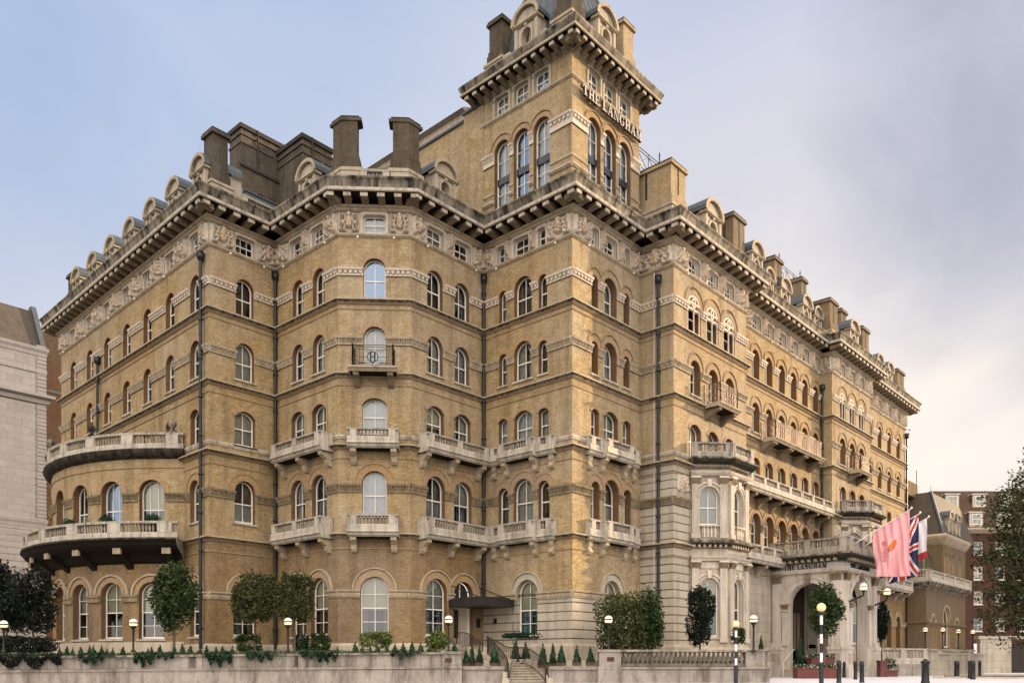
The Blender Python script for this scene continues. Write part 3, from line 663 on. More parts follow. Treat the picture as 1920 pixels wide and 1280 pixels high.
def brackets(mb, ch, prof, w, sp, pr, i0=1, i1=None, end=None):
    for i in range(i0, (i1 or len(ch) - 1)):
        F = F2(ch[i], ch[i + 1])
        t0 = turn(i, ch) if i else 1; t1 = turn(i + 1, ch) if i < len(ch) - 2 else 1
        big0 = abs(t0) / (math.dist(ch[i - 1], ch[i]) * F.L) if i else 1
        k0 = .42 if big0 < .8 else 1.0; k1 = k0
        if i < len(ch) - 2: k1 = .42 if abs(t1) / (F.L * math.dist(ch[i + 1], ch[i + 2])) < .8 else 1.0
        a = -pr * .62 * k0 if t0 > 0 else pr * 1.05 * k0 + w * .5; b = F.L + pr * .62 * k1 if t1 > 0 else F.L - pr * 1.05 * k1 - w * .5
        if b - a < w: continue
        n = max(1, round((b - a) / sp))
        for q in range(n + 1): u = a + (b - a) * q / n; mb.side(F, prof, u - w / 2, u + w / 2, 3); mb.box(F, u - w / 2 - .015, u + w / 2 + .015, prof[2][0] - .06, prof[2][0] + .02, prof[2][1] - .015, prof[1][1] - .02, end or 0)
mb = MB(); brackets(mb, CH, [(.12, 24.375), (.93, 24.385), (.93, 24.21), (.86, 24.19), (.60, 24.18), (.42, 24.14), (.30, 24.10), (.12, 24.08)], .34, .80, 1.0, end=2)
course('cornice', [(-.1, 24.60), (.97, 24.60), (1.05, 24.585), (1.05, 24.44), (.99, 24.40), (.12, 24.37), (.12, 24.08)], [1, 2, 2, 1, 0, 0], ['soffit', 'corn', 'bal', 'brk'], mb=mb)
# ---- carved relief panels in the frieze
def relief_mesh(seed, wide):
    rnd = random.Random(seed); nx, nz = (26, 20) if wide else (16, 20); mb = MB(); W_ = 1.0; rows = []
    ph = [rnd.uniform(0, 6.28) for _ in range(6)]
    for j in range(nz + 1):
        row = []
        for i in range(nx + 1):
            x = (i / nx - .5) * 2; z = j / nz; ax = abs(x); h = 0
            if 0 < i < nx and 0 < j < nz:
                for cx0, cz0, rr in ((.55, .72, .26), (.62, .28, .27), (.30, .50, .2)):    # scrolls
                    q = math.hypot((ax - cx0) * 1.0, (z - cz0) * 1.0); a = atan2(z - cz0, ax - cx0)
                    if q < rr * 1.35: h = max(h, .55 + .55 * sin(q / rr * 5.2 - a * 1.0 + ph[0]) - q * .7)
                q = math.hypot(x * 1.1, (z - .52) * .9)                                      # shield or head
                if q < .30: h = max(h, 1.25 - q * 2.0 + .15 * sin(9 * z + ph[1]))
                q = math.hypot(x, (z - .86) * 1.6)
                if q < .17: h = max(h, .95)
                h = max(h, .4 * max(0, sin(ax * 8 + ph[2] + 2 * z) * sin(z * 9 + ph[3])))
                h += rnd.uniform(-.05, .05); h = max(0, h) * .27
            row.append(((i / nx - .5) * W_, -h - .02, z))
        rows.append(row)
    mb.grid(rows, 0, False)
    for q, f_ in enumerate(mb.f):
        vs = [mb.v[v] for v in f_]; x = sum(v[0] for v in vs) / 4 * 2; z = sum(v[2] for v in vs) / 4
        if math.hypot(x * 1.6, (z - .46) * .9) < .24: mb.m[q] = 1  # patch coloured as if lit from the lamps below
    o = mb.build('relief_panel', ['carve', 'upglow']); m = o.data; bpy.data.objects.remove(o); return m
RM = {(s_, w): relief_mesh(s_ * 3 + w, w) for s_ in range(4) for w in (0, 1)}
for kx, (F, fl) in WALLS.items():
    if kx in ('1b', '15', '00'): continue
    cuts = [(u - w / 2 - .15, u + w / 2 + .15) for u, w in fl.get('A', [])]
    fm = MB()
    for a, b in gaps(F.L, cuts, lo=.22):
        n = 2 if b - a > 2.6 else 1
        for q in range(n):
            x0 = a + (b - a) * q / n + .04; x1 = a + (b - a) * (q + 1) / n - .04
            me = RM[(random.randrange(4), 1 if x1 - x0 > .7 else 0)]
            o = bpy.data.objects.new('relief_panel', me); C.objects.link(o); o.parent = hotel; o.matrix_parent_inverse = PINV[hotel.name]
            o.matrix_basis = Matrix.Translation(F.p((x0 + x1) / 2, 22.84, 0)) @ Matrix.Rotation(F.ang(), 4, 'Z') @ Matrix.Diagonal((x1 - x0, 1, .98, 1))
# ---- floodlights on little arms under the frieze
for kx in ('L', '12', '23', '34', '45', '56', '67', '89', 'RC', '11', '13'):
    F = WALLS[kx][0]; n = max(1, round(F.L / 2.1))
    for i in range(n):
        u = F.L * (i + .55) / n; mb = MB()
        if i % 2 == 0 or n < 3: mb.tube(F.p(u, 22.6, .1), F.p(u, 22.52, .16), .02); mb.lathe(F.xy(u, .22), [(.01, 22.46), (.045, 22.48), (.055, 22.52), (.035, 22.56), (.01, 22.58)], 8, 1)
        else: mb.tube(F.p(u, 22.62, .1), F.p(u, 22.30, .62), .02); mb.tube(F.p(u, 22.30, .62), F.p(u, 22.36, .72), .06, .08, 6)
        mb.build('floodlight', ['corn', 'flood'], hotel)
# ---- stone balconies
def balcony(F, u0, u1, pr, zt, h, piers=(), brk=(), ends=(1, 1), name='stone_balcony', bm='corn'):
    mb = MB()
    mb.side(F, [(0, zt), (pr + .16, zt), (pr + .18, zt - .07), (pr + .08, zt - .14), (pr + .06, zt - .22), (pr - .04, zt - .30), (0, zt - .30)], u0 - .14, u1 + .14, 0)
    mb.box(F, u0 - .1, u1 + .1, 0, pr - .05, zt - .312, zt - .302, 1); o = mb.build(name, ['bal', 'soffit'], hotel)  # near-black sheet under the slab carries soot and painted shade
    PINV[o.name] = Matrix()
    ld = o
    pts = ([F.xy(u0, .02)] if ends[0] else []) + [F.xy(u0, pr), F.xy(u1, pr)] + ([F.xy(u1, .02)] if ends[1] else [])
    mb = MB(); mid = 1 if ends[0] else 0
    balustrade(mb, pts, zt, h, [(mid, q) for q in piers], 0, 1, mb_=2)
    c = mb.build('balustrade', ['bal', 'stained', 'baldk']); c.parent = ld
    for u in (brk or (u0 + .12, u1 - .12)):
        mb = MB(); zb = zt - .30; w = .15
        mb.side(F, [(0, zb), (pr - .06, zb), (pr - .06, zb - .16), (pr * .72, zb - .22), (pr * .55, zb - .30), (pr * .42, zb - .34), (.24, zb - .58), (.14, zb - .70), (0, zb - .72)], u - w, u + w)
        c = mb.build('bracket', bm); c.parent = ld; c.matrix_parent_inverse = Matrix()
    return o
for zt, h in ((7.66, .80), (12.08, .66)):
    balcony(F23, .85, 5.15, .72, zt, h, (.5,), (1.0, 3.0, 5.0)); balcony(F34, .70, 2.96, .72, zt, h)
    balcony(F45, .55, 4.9, .72, zt, h, (.5,), (.7, 2.7, 4.75))
    balcony(F56, 1.75, 4.02, .55, zt, h); balcony(F56, 4.06, 5.12, .24, zt, h, brk=(4.95,)); balcony(F56, .75, 1.71, .24, zt, h, brk=(.9,))
    balcony(F67, 2.28, 4.55, .55, zt, h); balcony(F67, 1.2, 2.24, .24, zt, h, brk=(1.35,)); balcony(F67, 4.59, 5.55, .24, zt, h, brk=(5.4,))
balcony(FRC, .1, 13.4, 1.05, 12.10, .74, [i / 7 for i in range(1, 7)], [1.2 + 1.95 * i for i in range(7)], bm='brk')
balcony(FRC, .1, 5.3, .9, 7.66, .85, (.35, .7), (.6, 3.0))
balcony(F13, 3.2, 10.5, .9, 7.66, .8, (.33, .66), (3.5, 5.9, 8.2, 10.2))
# ---- wrought iron balconies
def iron_balcony(F, u0, u1, pr, zt, h=1.05, emblem=False, brk=2):
    mb = MB(); mb.side(F, [(0, zt), (pr + .15, zt), (pr + .17, zt - .07), (pr + .06, zt - .16), (pr, zt - .24), (0, zt - .24)], u0 - .22, u1 + .22)
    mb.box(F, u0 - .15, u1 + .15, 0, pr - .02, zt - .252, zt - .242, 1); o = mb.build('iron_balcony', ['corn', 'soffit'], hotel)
    for i in range(brk):
        for s_ in ((0,) if brk < 4 else (-.18, .18)):
            u = u0 + .15 + (u1 - u0 - .3) * i / (brk - 1) + s_; m2 = MB(); zb = zt - .24
            m2.side(F, [(0, zb), (pr - .05, zb), (pr - .05, zb - .15), (pr * .6, zb - .24), (.2, zb - .5), (0, zb - .62)], u - .14, u + .14)
            c = m2.build('bracket', 'brk'); c.parent = o
    r = MB(); c3 = [(u0, .05), (u0, pr), (u1, pr), (u1, .05)]
    for (a, oa), (b, ob) in zip(c3, c3[1:]):
        for z in (.06, h * .80, h * .9, h): r.tube(F.p(a, zt + z, oa), F.p(b, zt + z, ob), .016, n=4)
        L = math.hypot(b - a, ob - oa); n = max(2, round(L / .3)) if not (emblem and abs(b - a) > .5) else 6
        for i in range(n + 1):
            t = i / n; u = a + (b - a) * t; oo = oa + (ob - oa) * t
            if emblem and abs(b - a) > .5 and 1 < i < n - 1: continue
            th = .034 if i in (0, n) else .012; r.tube(F.p(u, zt, oo), F.p(u, zt + h + (.06 if i in (0, n) else 0), oo), th, n=4)
            if i < n and not emblem:
                uc = a + (b - a) * (i + .5) / n; oc = oa + (ob - oa) * (i + .5) / n; du = (b - a) / n * .42; do = (ob - oa) / n * .42
                for zc, rr in ((.25, .14), (.58, .14)):
                    r.path([F.p(uc + du * cos(q * pi / 4), zt + (zc + rr * sin(q * pi / 4)) * h, oc + do * cos(q * pi / 4)) for q in range(9)], .012, 4)
    if emblem:
        uc = (u0 + u1) / 2; zc = zt + h * .44
        r.path([F.p(uc + .26 * cos(q * pi / 8), zc + .26 * sin(q * pi / 8), pr) for q in range(17)], .02, 4)
        for x in (-.10, .10): r.tube(F.p(uc + x, zc + .26, pr + .01), F.p(uc + x, zc - .22, pr + .01), .035, n=4)
        r.tube(F.p(uc - .1, zc - .02, pr + .01), F.p(uc + .1, zc + .03, pr + .01), .025, n=4); r.path([F.p(uc - .1, zc - .22, pr), F.p(uc, zc - .31, pr), F.p(uc + .1, zc - .22, pr)], .025, 4)
        for s_ in (-1, 1):
            r.tube(F.p(uc + s_ * .26, zc, pr), F.p(uc + s_ * 1.0, zc, pr), .012, n=4)
            for zc2 in (.24, .62): r.path([F.p(uc + s_ * (.86 + .10 * cos(q * pi / 4)), zt + zc2 * h + .12 * sin(q * pi / 4), pr) for q in range(9)], .013, 4)
            r.path([F.p(uc + s_ * (.34 + .04 * q), zt + .14 + .05 * (q % 2), pr) for q in range(10)], .022, 4)
    c = r.build('iron_railing', 'iron' if emblem else 'railw'); c.parent = o
    return o
iron_balcony(F34, .83, 2.83, .80, 15.80, 1.06, True)
iron_balcony(F89, 3.35, 5.4, 1.0, 15.80, 1.1, brk=2)
iron_balcony(FRC, 3.85, 11.6, 1.0, 15.80, 1.1, brk=4)
iron_balcony(F11, 3.1, 5.1, 1.0, 15.80, 1.1, brk=2)
# ---- traceried heads in the big top windows of the projecting bays
for F, fl in (WALLS['89'], WALLS['11']):
    for uc, w in fl['F4']:
        mb = MB(); r = w / 2
        for s_ in (-1, 1):
            mb.lathe(F.xy(uc + s_ * .04, -.06), [(.05, 19.6), (.06, 19.7), (.045, 19.8), (.045, 20.7), (.08, 20.85), (.09, 20.95)], 8) if s_ == 1 else None
            mb.lathe(F.xy(uc + s_ * (r - .09), -.06), [(.06, 19.6), (.05, 19.75), (.05, 20.7), (.09, 20.85), (.1, 20.98)], 8)
            ring(mb, F, uc + s_ * r * .48, 20.95, r * .34, r * .5, -.16, .0, 0, 8)
        ring(mb, F, uc, 21.38, .10, .2, -.16, .01, 0, 12, 0, 2 * pi - .001); ring(mb, F, uc, 21.0, r - .14, r - .012, -.16, .0, 0, 14)
        mb.box(F, uc - r, uc + r, -.17, -.02, 20.86, 20.98)
        mb.build('window_tracery', 'carve', hotel)
# ------------------------------------------------------------------ round bow on the left front
def rad(*v): return Vector(v)
BD = Vector((L0[0] - P1[0], L0[1] - P1[1])).normalized(); BN = Vector((-BD.y, BD.x))
BC = Vector(P1) + BD * 10.65 + BN * -6.27; BR = 10.0; A_N = atan2(BN.y, BN.x)
def bowpt(a, r=BR): return (BC.x + r * cos(A_N + radians(a)), BC.y + r * sin(A_N + radians(a)))
# degrees grow along the picture from the far end to the near one
bowa = []
for kk in range(-3, 4): bowa += [kk * 13.7 - 4.25, kk * 13.7 + 4.25]
full = [-51.3]
for a, b in zip([-51.3] + bowa, bowa + [51.3]):
    n = 1 if abs(b - a - 8.5) < .01 and a in bowa and bowa.index(a) % 2 == 0 else 2
    for q in range(1, n + 1): full.append(a + (b - a) * q / n)
BP = [bowpt(a) for a in full]
mb = MB(); imd = {}
wins = []
for i in range(len(full) - 1):
    F = F2(BP[i], BP[i + 1]); ac = (full[i] + full[i + 1]) / 2; u0 = radians(full[i]) * BR
    isw = any(abs(ac - q * 13.7) < .3 for q in range(-3, 4))
    for f, (z0, z1) in (('G', (ZB, 7.45)), ('F1', (7.45, 12.2))):
        ops = []
        if isw: ops = [(F.L / 2, 1.42, 2.35, 4.71 + .71 - 2.35, 'round')] if f == 'G' else [(F.L / 2, 1.36, 7.95, 10.25 + .68 - 7.95, 'round')]
        n0 = len(mb.f); panel(mb, F, 0, F.L, z0, z1, ops, 0 if f != 'G' else 4, dep=.42, mrev=3)
        for q in range(n0, len(mb.f)):
            if mb.uv[q] is None: mb.uv[q] = [(u0 + (mb.v[v][0] - F.o[0]) * F.d[0] + (mb.v[v][1] - F.o[1]) * F.d[1], mb.v[v][2]) for v in mb.f[q]]
        for o in ops:
            r = o[1] / 2; zs = 4.71 if f == 'G' else 10.25
            ring(mb, F, F.L / 2, zs, r + .012, r + .30, -.06, .02, 1); ring(mb, F, F.L / 2, zs, r + .012, r + .10, -.05, .06, 1)
            if f == 'G': ring(mb, F, F.L / 2, zs + .03, r + .32, r + .42, -.12, .11, 2)
            wins.append((F, o, f))
    if not isw:
        im = imd.setdefault(round((ac + .01) / 13.7 - .5), MB()); leafband(im, F, 0, F.L, 9.80, 10.22, 1); im = imd.setdefault(100 + round((ac + .01) / 13.7 - .5), MB()); im.box(F, -.02, F.L + .02, 0, .12, 4.36, 4.62, 0); im.box(F, -.03, F.L + .03, 0, .18, 4.62, 4.74, 0)
mb.build('bow_wall', ['brick', 'arch', 'corn', 'reveal', 'brickg'], hotel)
for im in imd.values(): im.build('impost_band', ['bandbr', 'bal'], hotel)
for i, (F, o, f) in enumerate(wins):
    put_window(F, o, (2, 4) if f == 'G' else (3, 2), ('low' if f == 'G' else ('half', 'half', 'half', 'dim', 'half', 'netb', 'green')[i // 2 % 7]), hotel, dep=.42, refl=(f == 'F1' and i // 2 == 5))
def bsweep(name, prof, mats, mm): m_ = MB(); sweep(m_, BP, prof, mats); return m_.build(name, mm, hotel)
bsweep('bow_plinth', [(0, 2.2), (.12, 2.14), (.14, 1.95), (.14, ZB), (0, ZB)], 0, 'stone')
bsweep('bow_balcony', [(0, 7.62), (1.45, 7.62), (1.62, 7.60), (1.64, 7.50), (1.50, 7.36), (1.42, 7.22), (1.15, 7.05), (.55, 6.85), (.30, 6.55), (0, 6.40)], [1, 1, 1, 2, 2, 2, 2, 2, 2], ['balgrey', 'blackst', 'soffit'])
PA = [-51.3] + [kk * 13.7 + 6.85 for kk in range(-3, 4)] + [51.3]
def bowbal(R_, z, h):
    m_ = MB(); fine = [bowpt(-51.3 + 102.6 * i / 40, R_) for i in range(41)]; th = .12
    sweep(m_, fine, [(-th, z + h * .32), (th, z + h * .32), (th + .02, z + h * .27), (th + .02, z), (-th, z)]); sweep(m_, fine, [(-th - .04, z + h), (th + .06, z + h), (th + .03, z + h * .86), (-th, z + h * .86)], [1, 0, 0])
    for a0, a1 in zip(PA, PA[1:]):
        n = max(1, int(radians(a1 - a0) * R_ / .18))
        for q in range(n):
            a_ = a0 + (a1 - a0) * (q + .5) / n
            if min(abs(a_ - x) for x in PA[1:-1]) > 2.4: m_.lathe(bowpt(a_, R_ - .03), [(r * 1.0, z + h * (.32 + .54 * q_ / .55)) for r, q_ in BALP], 6, 2)
    for a_ in PA[1:-1]: F = F2(bowpt(a_ - 1.9, R_ - .0), bowpt(a_ + 1.9, R_)); m_.box(F, 0, F.L, -th - .02, th + .03, z + h * .3, z + h * .87)
    m_.build('balustrade', ['bal', 'blackst', 'baldk'], hotel)
bowbal(BR + 1.3, 7.62, .86); bowbal(BR + .18, 12.55, .86)
for kk in range(-3, 4):
    for off in (6.85,):
        F = F2(bowpt(kk * 13.7 + off - .9), bowpt(kk * 13.7 + off + .9)); mb = MB()
        mb.side(F, [(0, 7.05), (1.2, 7.18), (1.2, 6.82), (1.0, 6.74), (.8, 6.60), (.45, 6.5), (.25, 6.3), (0, 6.1)], -.02, .36); mb.box(F, -.05, .39, 1.1, 1.24, 6.80, 7.12, 1); mb.build('bracket', ['soffit', 'corn'], hotel)
bsweep('bow_cornice', [(-.2, 12.55), (.42, 12.55), (.46, 12.49), (.40, 12.33), (.28, 12.19), (.10, 12.09), (0, 12.07)], [0, 0, 0, 0, 0, 0], 'blackst')
bsweep('brick_moulding', [(0, 11.66), (.05, 11.65), (.05, 11.58), (0, 11.56)], 0, 'arch')
for i in (-1, 1, 3):
    if True:
        mb = MB(); x, y = bowpt(i * 13.7 + 6.85, BR + .18); F = Fr((x, y), (1, 0)); mb.box(F, -.17, .17, -.17, .17, 13.38, 13.52)
        mb.lathe((x, y), [(.05, 13.52), (.13, 13.57), (.06, 13.62), (.20, 13.77), (.23, 13.9), (.15, 14.03), (.05, 14.07), (.07, 14.12), (.015, 14.23)], 12); mb.build('urn_finial', 'stained', hotel)
mb = MB(); mb.poly([(x, y, 12.3) for x, y in BP]); mb.build('bow_roof', 'lead', hotel)
# ------------------------------------------------------------------ corner tower
i_ = .12
T0, T1, T2, T3 = (P5[0] + i_, P5[1] + .15), (P6[0] + i_, P6[1] + i_), (P7[0] + .1, P6[1] + i_), (P7[0] + .1, P5[1] + .15)
TC = [T3, T0, T1, T2, T3]; TF = [F2(T0, T1), F2(T1, T2), F2(T2, T3), F2(T3, T0)]
TW = {0: [1.42, 2.84, 4.26], 1: [1.9, 3.3, 4.7], 2: [], 3: []}
ZT = 32.15
for q, F in enumerate(TF):
    mb = MB(); ops = [(u, 1.12, 25.9, 29.05 + .56 - 25.9, 'round') for u in TW[q]]; ops2 = [(u, .98, 31.05, 1.0, 'soft') for u in TW[q]]
    panel(mb, F, 0, F.L, 24.7, 30.6, ops, 0, mrev=3); panel(mb, F, 0, F.L, 30.6, ZT, ops2, 0, mrev=2, dep=.24)
    for qi, (u, w, zs, h, kd) in enumerate(ops): ring(mb, F, u, 29.05, .572, .80, -.02, .014 + .004 * qi, 1); ring(mb, F, u, 29.1, .81, .86, -.02, .06 + .004 * qi, 1)
    for u, w, zs, h, kd in ops2:
        a = outline(w + .03, h, kd); b = outline(w + .34, h + .12, kd)
        for i in range(1, len(a) - 1): mb.poly([F.p(u + x, zs + z, .05) for x, z in (a[i], b[i], b[i + 1], a[i + 1])], 2)
        for i in range(1, len(a) - 1): mb.poly((F.p(u + b[i][0], zs + b[i][1], .05), F.p(u + b[i][0], zs + b[i][1], -.02), F.p(u + b[i + 1][0], zs + b[i + 1][1], -.02), F.p(u + b[i + 1][0], zs + b[i + 1][1], .05)), 2)
        for x in (-1, 1): mb.box(F, u + x * (w / 2 + .09) - .075, u + x * (w / 2 + .09) + .075, -.02, .052, zs - .02, zs + h - .2, 2)
    mb.build('tower_wall', ['brick', 'arch', 'stone', 'reveal'], hotel)
    for a, b in gaps(F.L, [(u - .56, u + .56) for u in TW[q]]):
        mb = MB()
        leafband(mb, F, a, b, 28.5, 29.07, 1 if b - a < 1 else 0)
        mb.build('impost_band', ['carve', 'corn'], hotel); mb = MB(); mb.side(F, [(0, 26.55), (.10, 26.5), (.14, 26.4), (.06, 26.3), (0, 26.28)], a, b, 1); mb.build('pier_moulding', ['carve', 'corn'], hotel); mb = MB(); mb.side(F, [(0, 27.0), (.06, 26.95), (.06, 26.85), (0, 26.8)], a, b, 1)
        mb.build('pier_moulding', ['carve', 'corn'], hotel)
    for i, o in enumerate(ops):
        put_window(F, o, (2, 4), ('netb', 'part', 'netb')[i], hotel, sill=False, refl=(i == 1))
        mb = MB(); mb.box(F, o[0] - .5, o[0] + .5, -.235, -.2, 27.35, 27.72); mb.build('spandrel_pane', 'spandrel', hotel)
    for i, o in enumerate(ops2): put_window(F, o, (2, 2), 'netb' if i % 2 == 0 else 'blind', hotel, sill=False, dep=.24, refl=(i == 2))
def tsweep(name, prof, mats, mm, ch=None): m_ = MB(); sweep(m_, ch or TC[:], prof, mats); return m_.build(name, mm, hotel)
TCH = [(T2[0], T3[1]), T0, T1, T2, T3]
tsweep('string_course', [(0, 31.0), (.12, 30.98), (.12, 30.9), (.04, 30.82), (0, 30.8)], 0, 'corn', TCH)
tsweep('tower_plinth', [(0, 25.75), (.05, 25.7), (.12, 25.55), (.12, 25.1), (0, 25.1)], 0, 'stone', TCH)
tsweep('architrave', [(0, ZT + .30), (.24, ZT + .28), (.22, ZT + .2), (.12, ZT + .16), (.1, ZT + .05), (0, ZT)], 0, 'corn', TCH)
mb = MB(); brackets(mb, TCH, [(.1, 32.505), (.80, 32.505), (.80, 32.34), (.72, 32.30), (.5, 32.29), (.3, 32.2), (.1, 32.15)], .24, .62, .86, end=2)
sweep(mb, TCH, [(-.1, 32.68), (.90, 32.68), (.93, 32.66), (.93, 32.56), (.88, 32.53), (.1, 32.5), (.1, 32.2)], [1, 1, 1, 1, 0, 0]); mb.build('cornice', ['soffit', 'corn', 'bal', 'brk'], hotel)
tsweep('gutter', [(-.6, 33.12), (.92, 33.10), (1.0, 33.06), (1.0, 32.98), (.93, 32.82), (.88, 32.70), (.88, 32.66)], 0, 'stained', TCH)
mb = MB(); mb.poly([(x, y, 33.05) for x, y in (T0, T1, T2, T3)]); mb.build('tower_deck', 'lead', hotel)
# sign on the tower
GLY = {
 'T': (.95, [[(.34, 0), (.60, 0), (.60, 1), (.34, 1)], [(0, .86), (.94, .86), (.94, 1), (0, 1)], [(0, .66), (.09, .66), (.14, .86), (0, .86)], [(.85, .66), (.94, .66), (.94, .86), (.80, .86)], [(.22, 0), (.72, 0), (.72, .09), (.22, .09)]]),
 'H': (1.06, [[(.12, 0), (.36, 0), (.36, 1), (.12, 1)], [(.70, 0), (.94, 0), (.94, 1), (.70, 1)], [(.36, .44), (.70, .44), (.70, .57), (.36, .57)], [(0, 0), (.46, 0), (.46, .09), (0, .09)], [(0, .91), (.46, .91), (.46, 1), (0, 1)], [(.60, 0), (1.06, 0), (1.06, .09), (.60, .09)], [(.60, .91), (1.06, .91), (1.06, 1), (.60, 1)]]),
 'E': (.90, [[(.12, 0), (.36, 0), (.36, 1), (.12, 1)], [(0, .88), (.84, .88), (.84, 1), (0, 1)], [(.75, .68), (.84, .68), (.84, .88), (.70, .88)], [(.36, .45), (.62, .45), (.62, .57), (.36, .57)], [(.56, .36), (.64, .36), (.64, .66), (.56, .66)], [(0, 0), (.88, 0), (.88, .12), (0, .12)], [(.79, .12), (.84, .12), (.90, .34), (.82, .34)]]),
 'L': (.88, [[(.12, 0), (.36, 0), (.36, 1), (.12, 1)], [(0, .91), (.48, .91), (.48, 1), (0, 1)], [(0, 0), (.86, 0), (.86, .12), (0, .12)], [(.76, .12), (.82, .12), (.88, .36), (.80, .36)]]),
 'A': (1.08, [[(.08, .05), (.19, .05), (.56, .98), (.46, 1.0)], [(.44, 1.0), (.62, 1.0), (1.0, .05), (.73, .05)], [(.28, .30), (.76, .30), (.72, .40), (.32, .40)], [(0, 0), (.34, 0), (.34, .085), (0, .085)], [(.62, 0), (1.08, 0), (1.08, .085), (.62, .085)]]),
 'N': (1.08, [[(.14, 0), (.24, 0), (.24, 1), (.14, 1)], [(.84, 0), (.94, 0), (.94, 1), (.84, 1)], [(.10, 1), (.36, 1), (.94, .06), (.94, 0), (.80, 0)], [(0, 0), (.38, 0), (.38, .085), (0, .085)], [(.70, .915), (1.08, .915), (1.08, 1), (.70, 1)], [(0, .915), (.3, .915), (.3, 1), (0, 1)]]),
 'M': (1.26, [[(.14, 0), (.24, 0), (.24, 1), (.14, 1)], [(.88, 0), (1.12, 0), (1.12, 1), (.88, 1)], [(.10, 1), (.36, 1), (.68, .10), (.56, .02)], [(.88, 1), (.98, 1), (.66, .04), (.57, .04)], [(0, 0), (.38, 0), (.38, .085), (0, .085)], [(.76, 0), (1.24, 0), (1.24, .085), (.76, .085)], [(0, .915), (.3, .915), (.3, 1), (0, 1)], [(.9, .915), (1.24, .915), (1.24, 1), (.9, 1)]]),
}
def gg():
    pol = []; n = 14
    for i in range(n):
        a0, a1 = radians(48 + (312 - 48) * i / n), radians(48 + (312 - 48) * (i + 1) / n)
        def o(a): return (.5 + .5 * cos(a), .5 + .52 * sin(a))
        def q(a): return (.52 + .26 * cos(a), .5 + .42 * sin(a))
        pol.append([o(a0), o(a1), q(a1), q(a0)][::-1])
    return (1.08, pol + [[(.70, .06), (.92, .12), (.92, .42), (.70, .42)], [(.58, .40), (1.04, .40), (1.04, .49), (.58, .49)], [(.80, .66), (.88, .66), (.90, .98), (.82, .88)]])
GLY['G'] = gg()
def lettering(F, text, u0, u1, z0, h, o0, o1, mats, parent, name='sign_lettering', rail=True):
    tot = sum(.5 if c == ' ' else GLY[c][0] + .14 for c in text); sc = (u1 - u0) / tot; mb = MB(); u = u0; t = 0
    for c in text:
        if c == ' ': u += .5 * sc; continue
        for pl in GLY[c][1]:
            t += 1; e = .0015 * (t % 9); q = [(u + x * sc, z0 + z * h) for x, z in pl]
            mb.prism(F, q, o0, o1 + e, 0)
            if len(mats) > 1: mb.poly([F.p(x, z, o1 + e + .012) for x, z in q], 1)
        u += (GLY[c][0] + .14) * sc
    if rail: mb.box(F, u0 - .1, u1 + .05, o0 - .02, o0 + .03, z0 + h * .72, z0 + h * .78, 0); mb.box(F, u0 - .1, u1 + .05, o0 - .02, o0 + .03, z0 + .1, z0 + .16, 0)
    return mb.build(name, mats, parent)
lettering(TF[1], 'THE LANGHAM', 0.55, 6.0, 30.10, .53, .16, .30, ['letter', 'face'], hotel)
# tower top: balustrade, corner chimneys, dormers, curved slate roof
def chimney(x0, x1, y0, y1, zb, zt, parent, mt='chim', base=1.2, cap=.12, name='chimney', flutes=1):
    mb = MB(); F = Fr((x0, y0), (1, 0)); w, d = x1 - x0, y1 - y0
    mb.box(F, -.18, w + .18, -d - .18, .18, zb, zb + base, 1); mb.box(F, -.24, w + .24, -d - .24, .24, zb + base - .16, zb + base - .02, 2)
    mb.box(F, -.10, w + .10, -d - .10, .10, zb + base, zb + base + .45, 0); mb.box(F, -.05, w + .05, -d - .05, .05, zb + base + .45, zb + base + .7, 0)
    mb.box(F, 0, w, -d, 0, zb + base + .7, zt - .28, 0)
    mb.box(F, -cap, w + cap, -d - cap, cap, zt - .28, zt - .12, 0); mb.box(F, -cap * .6, w + cap * .6, -d - cap * .6, cap * .6, zt - .12, zt, 3)
    for q in range(flutes):                         # dark raised strip, its colour stands in for the shade of a recess
        e = w * (q + 1) / (flutes + 1); mb.box(F, e - .07, e + .07, 0, .012, zb + base + .75, zt - .3, 3)
        e = d * (q + 1) / (flutes + 1); F2_ = Fr((x0, y1), (0, -1)); mb.box(F2_, e - .07, e + .07, 0, .012, zb + base + .75, zt - .3, 3)
    mb.box(F, w * .15, w * .85, .18, .20, zb + .25, zb + base - .35, 0)
    F3 = Fr((x0, y1), (0, -1)); mb.box(F3, d * .15, d * .85, .18, .20, zb + .25, zb + base - .35, 0)
    return mb.build(name, [mt, 'stone', 'corn', 'dark'], parent)
for x, y in ((T0[0], T0[1] - 1.15), (T1[0], T1[1]), (T2[0] - 1.15, T2[1]), (T3[0] - 1.15, T3[1] - 1.15)):
    x += .15 if x < 36 else -.15; y += .15 if y < 28 else -.15
    chimney(x + .08, x + 1.05, y + .08, y + 1.05, 33.05, 36.75, hotel, 'brick' if x > 36 and y < 28 else 'chim', 1.3, flutes=0)
for q in (0, 1):
    F = TF[q]; m_ = F.L / 2
    for a, b in ((1.6, m_ - 1.0), (m_ + 1.0, F.L - 1.6)): mb = MB(); balustrade(mb, [F.xy(a, .0), F.xy(b, .0)], 33.08, .95, [], 0, 0, endp=False); mb.build('balustrade', ['bal'], hotel)
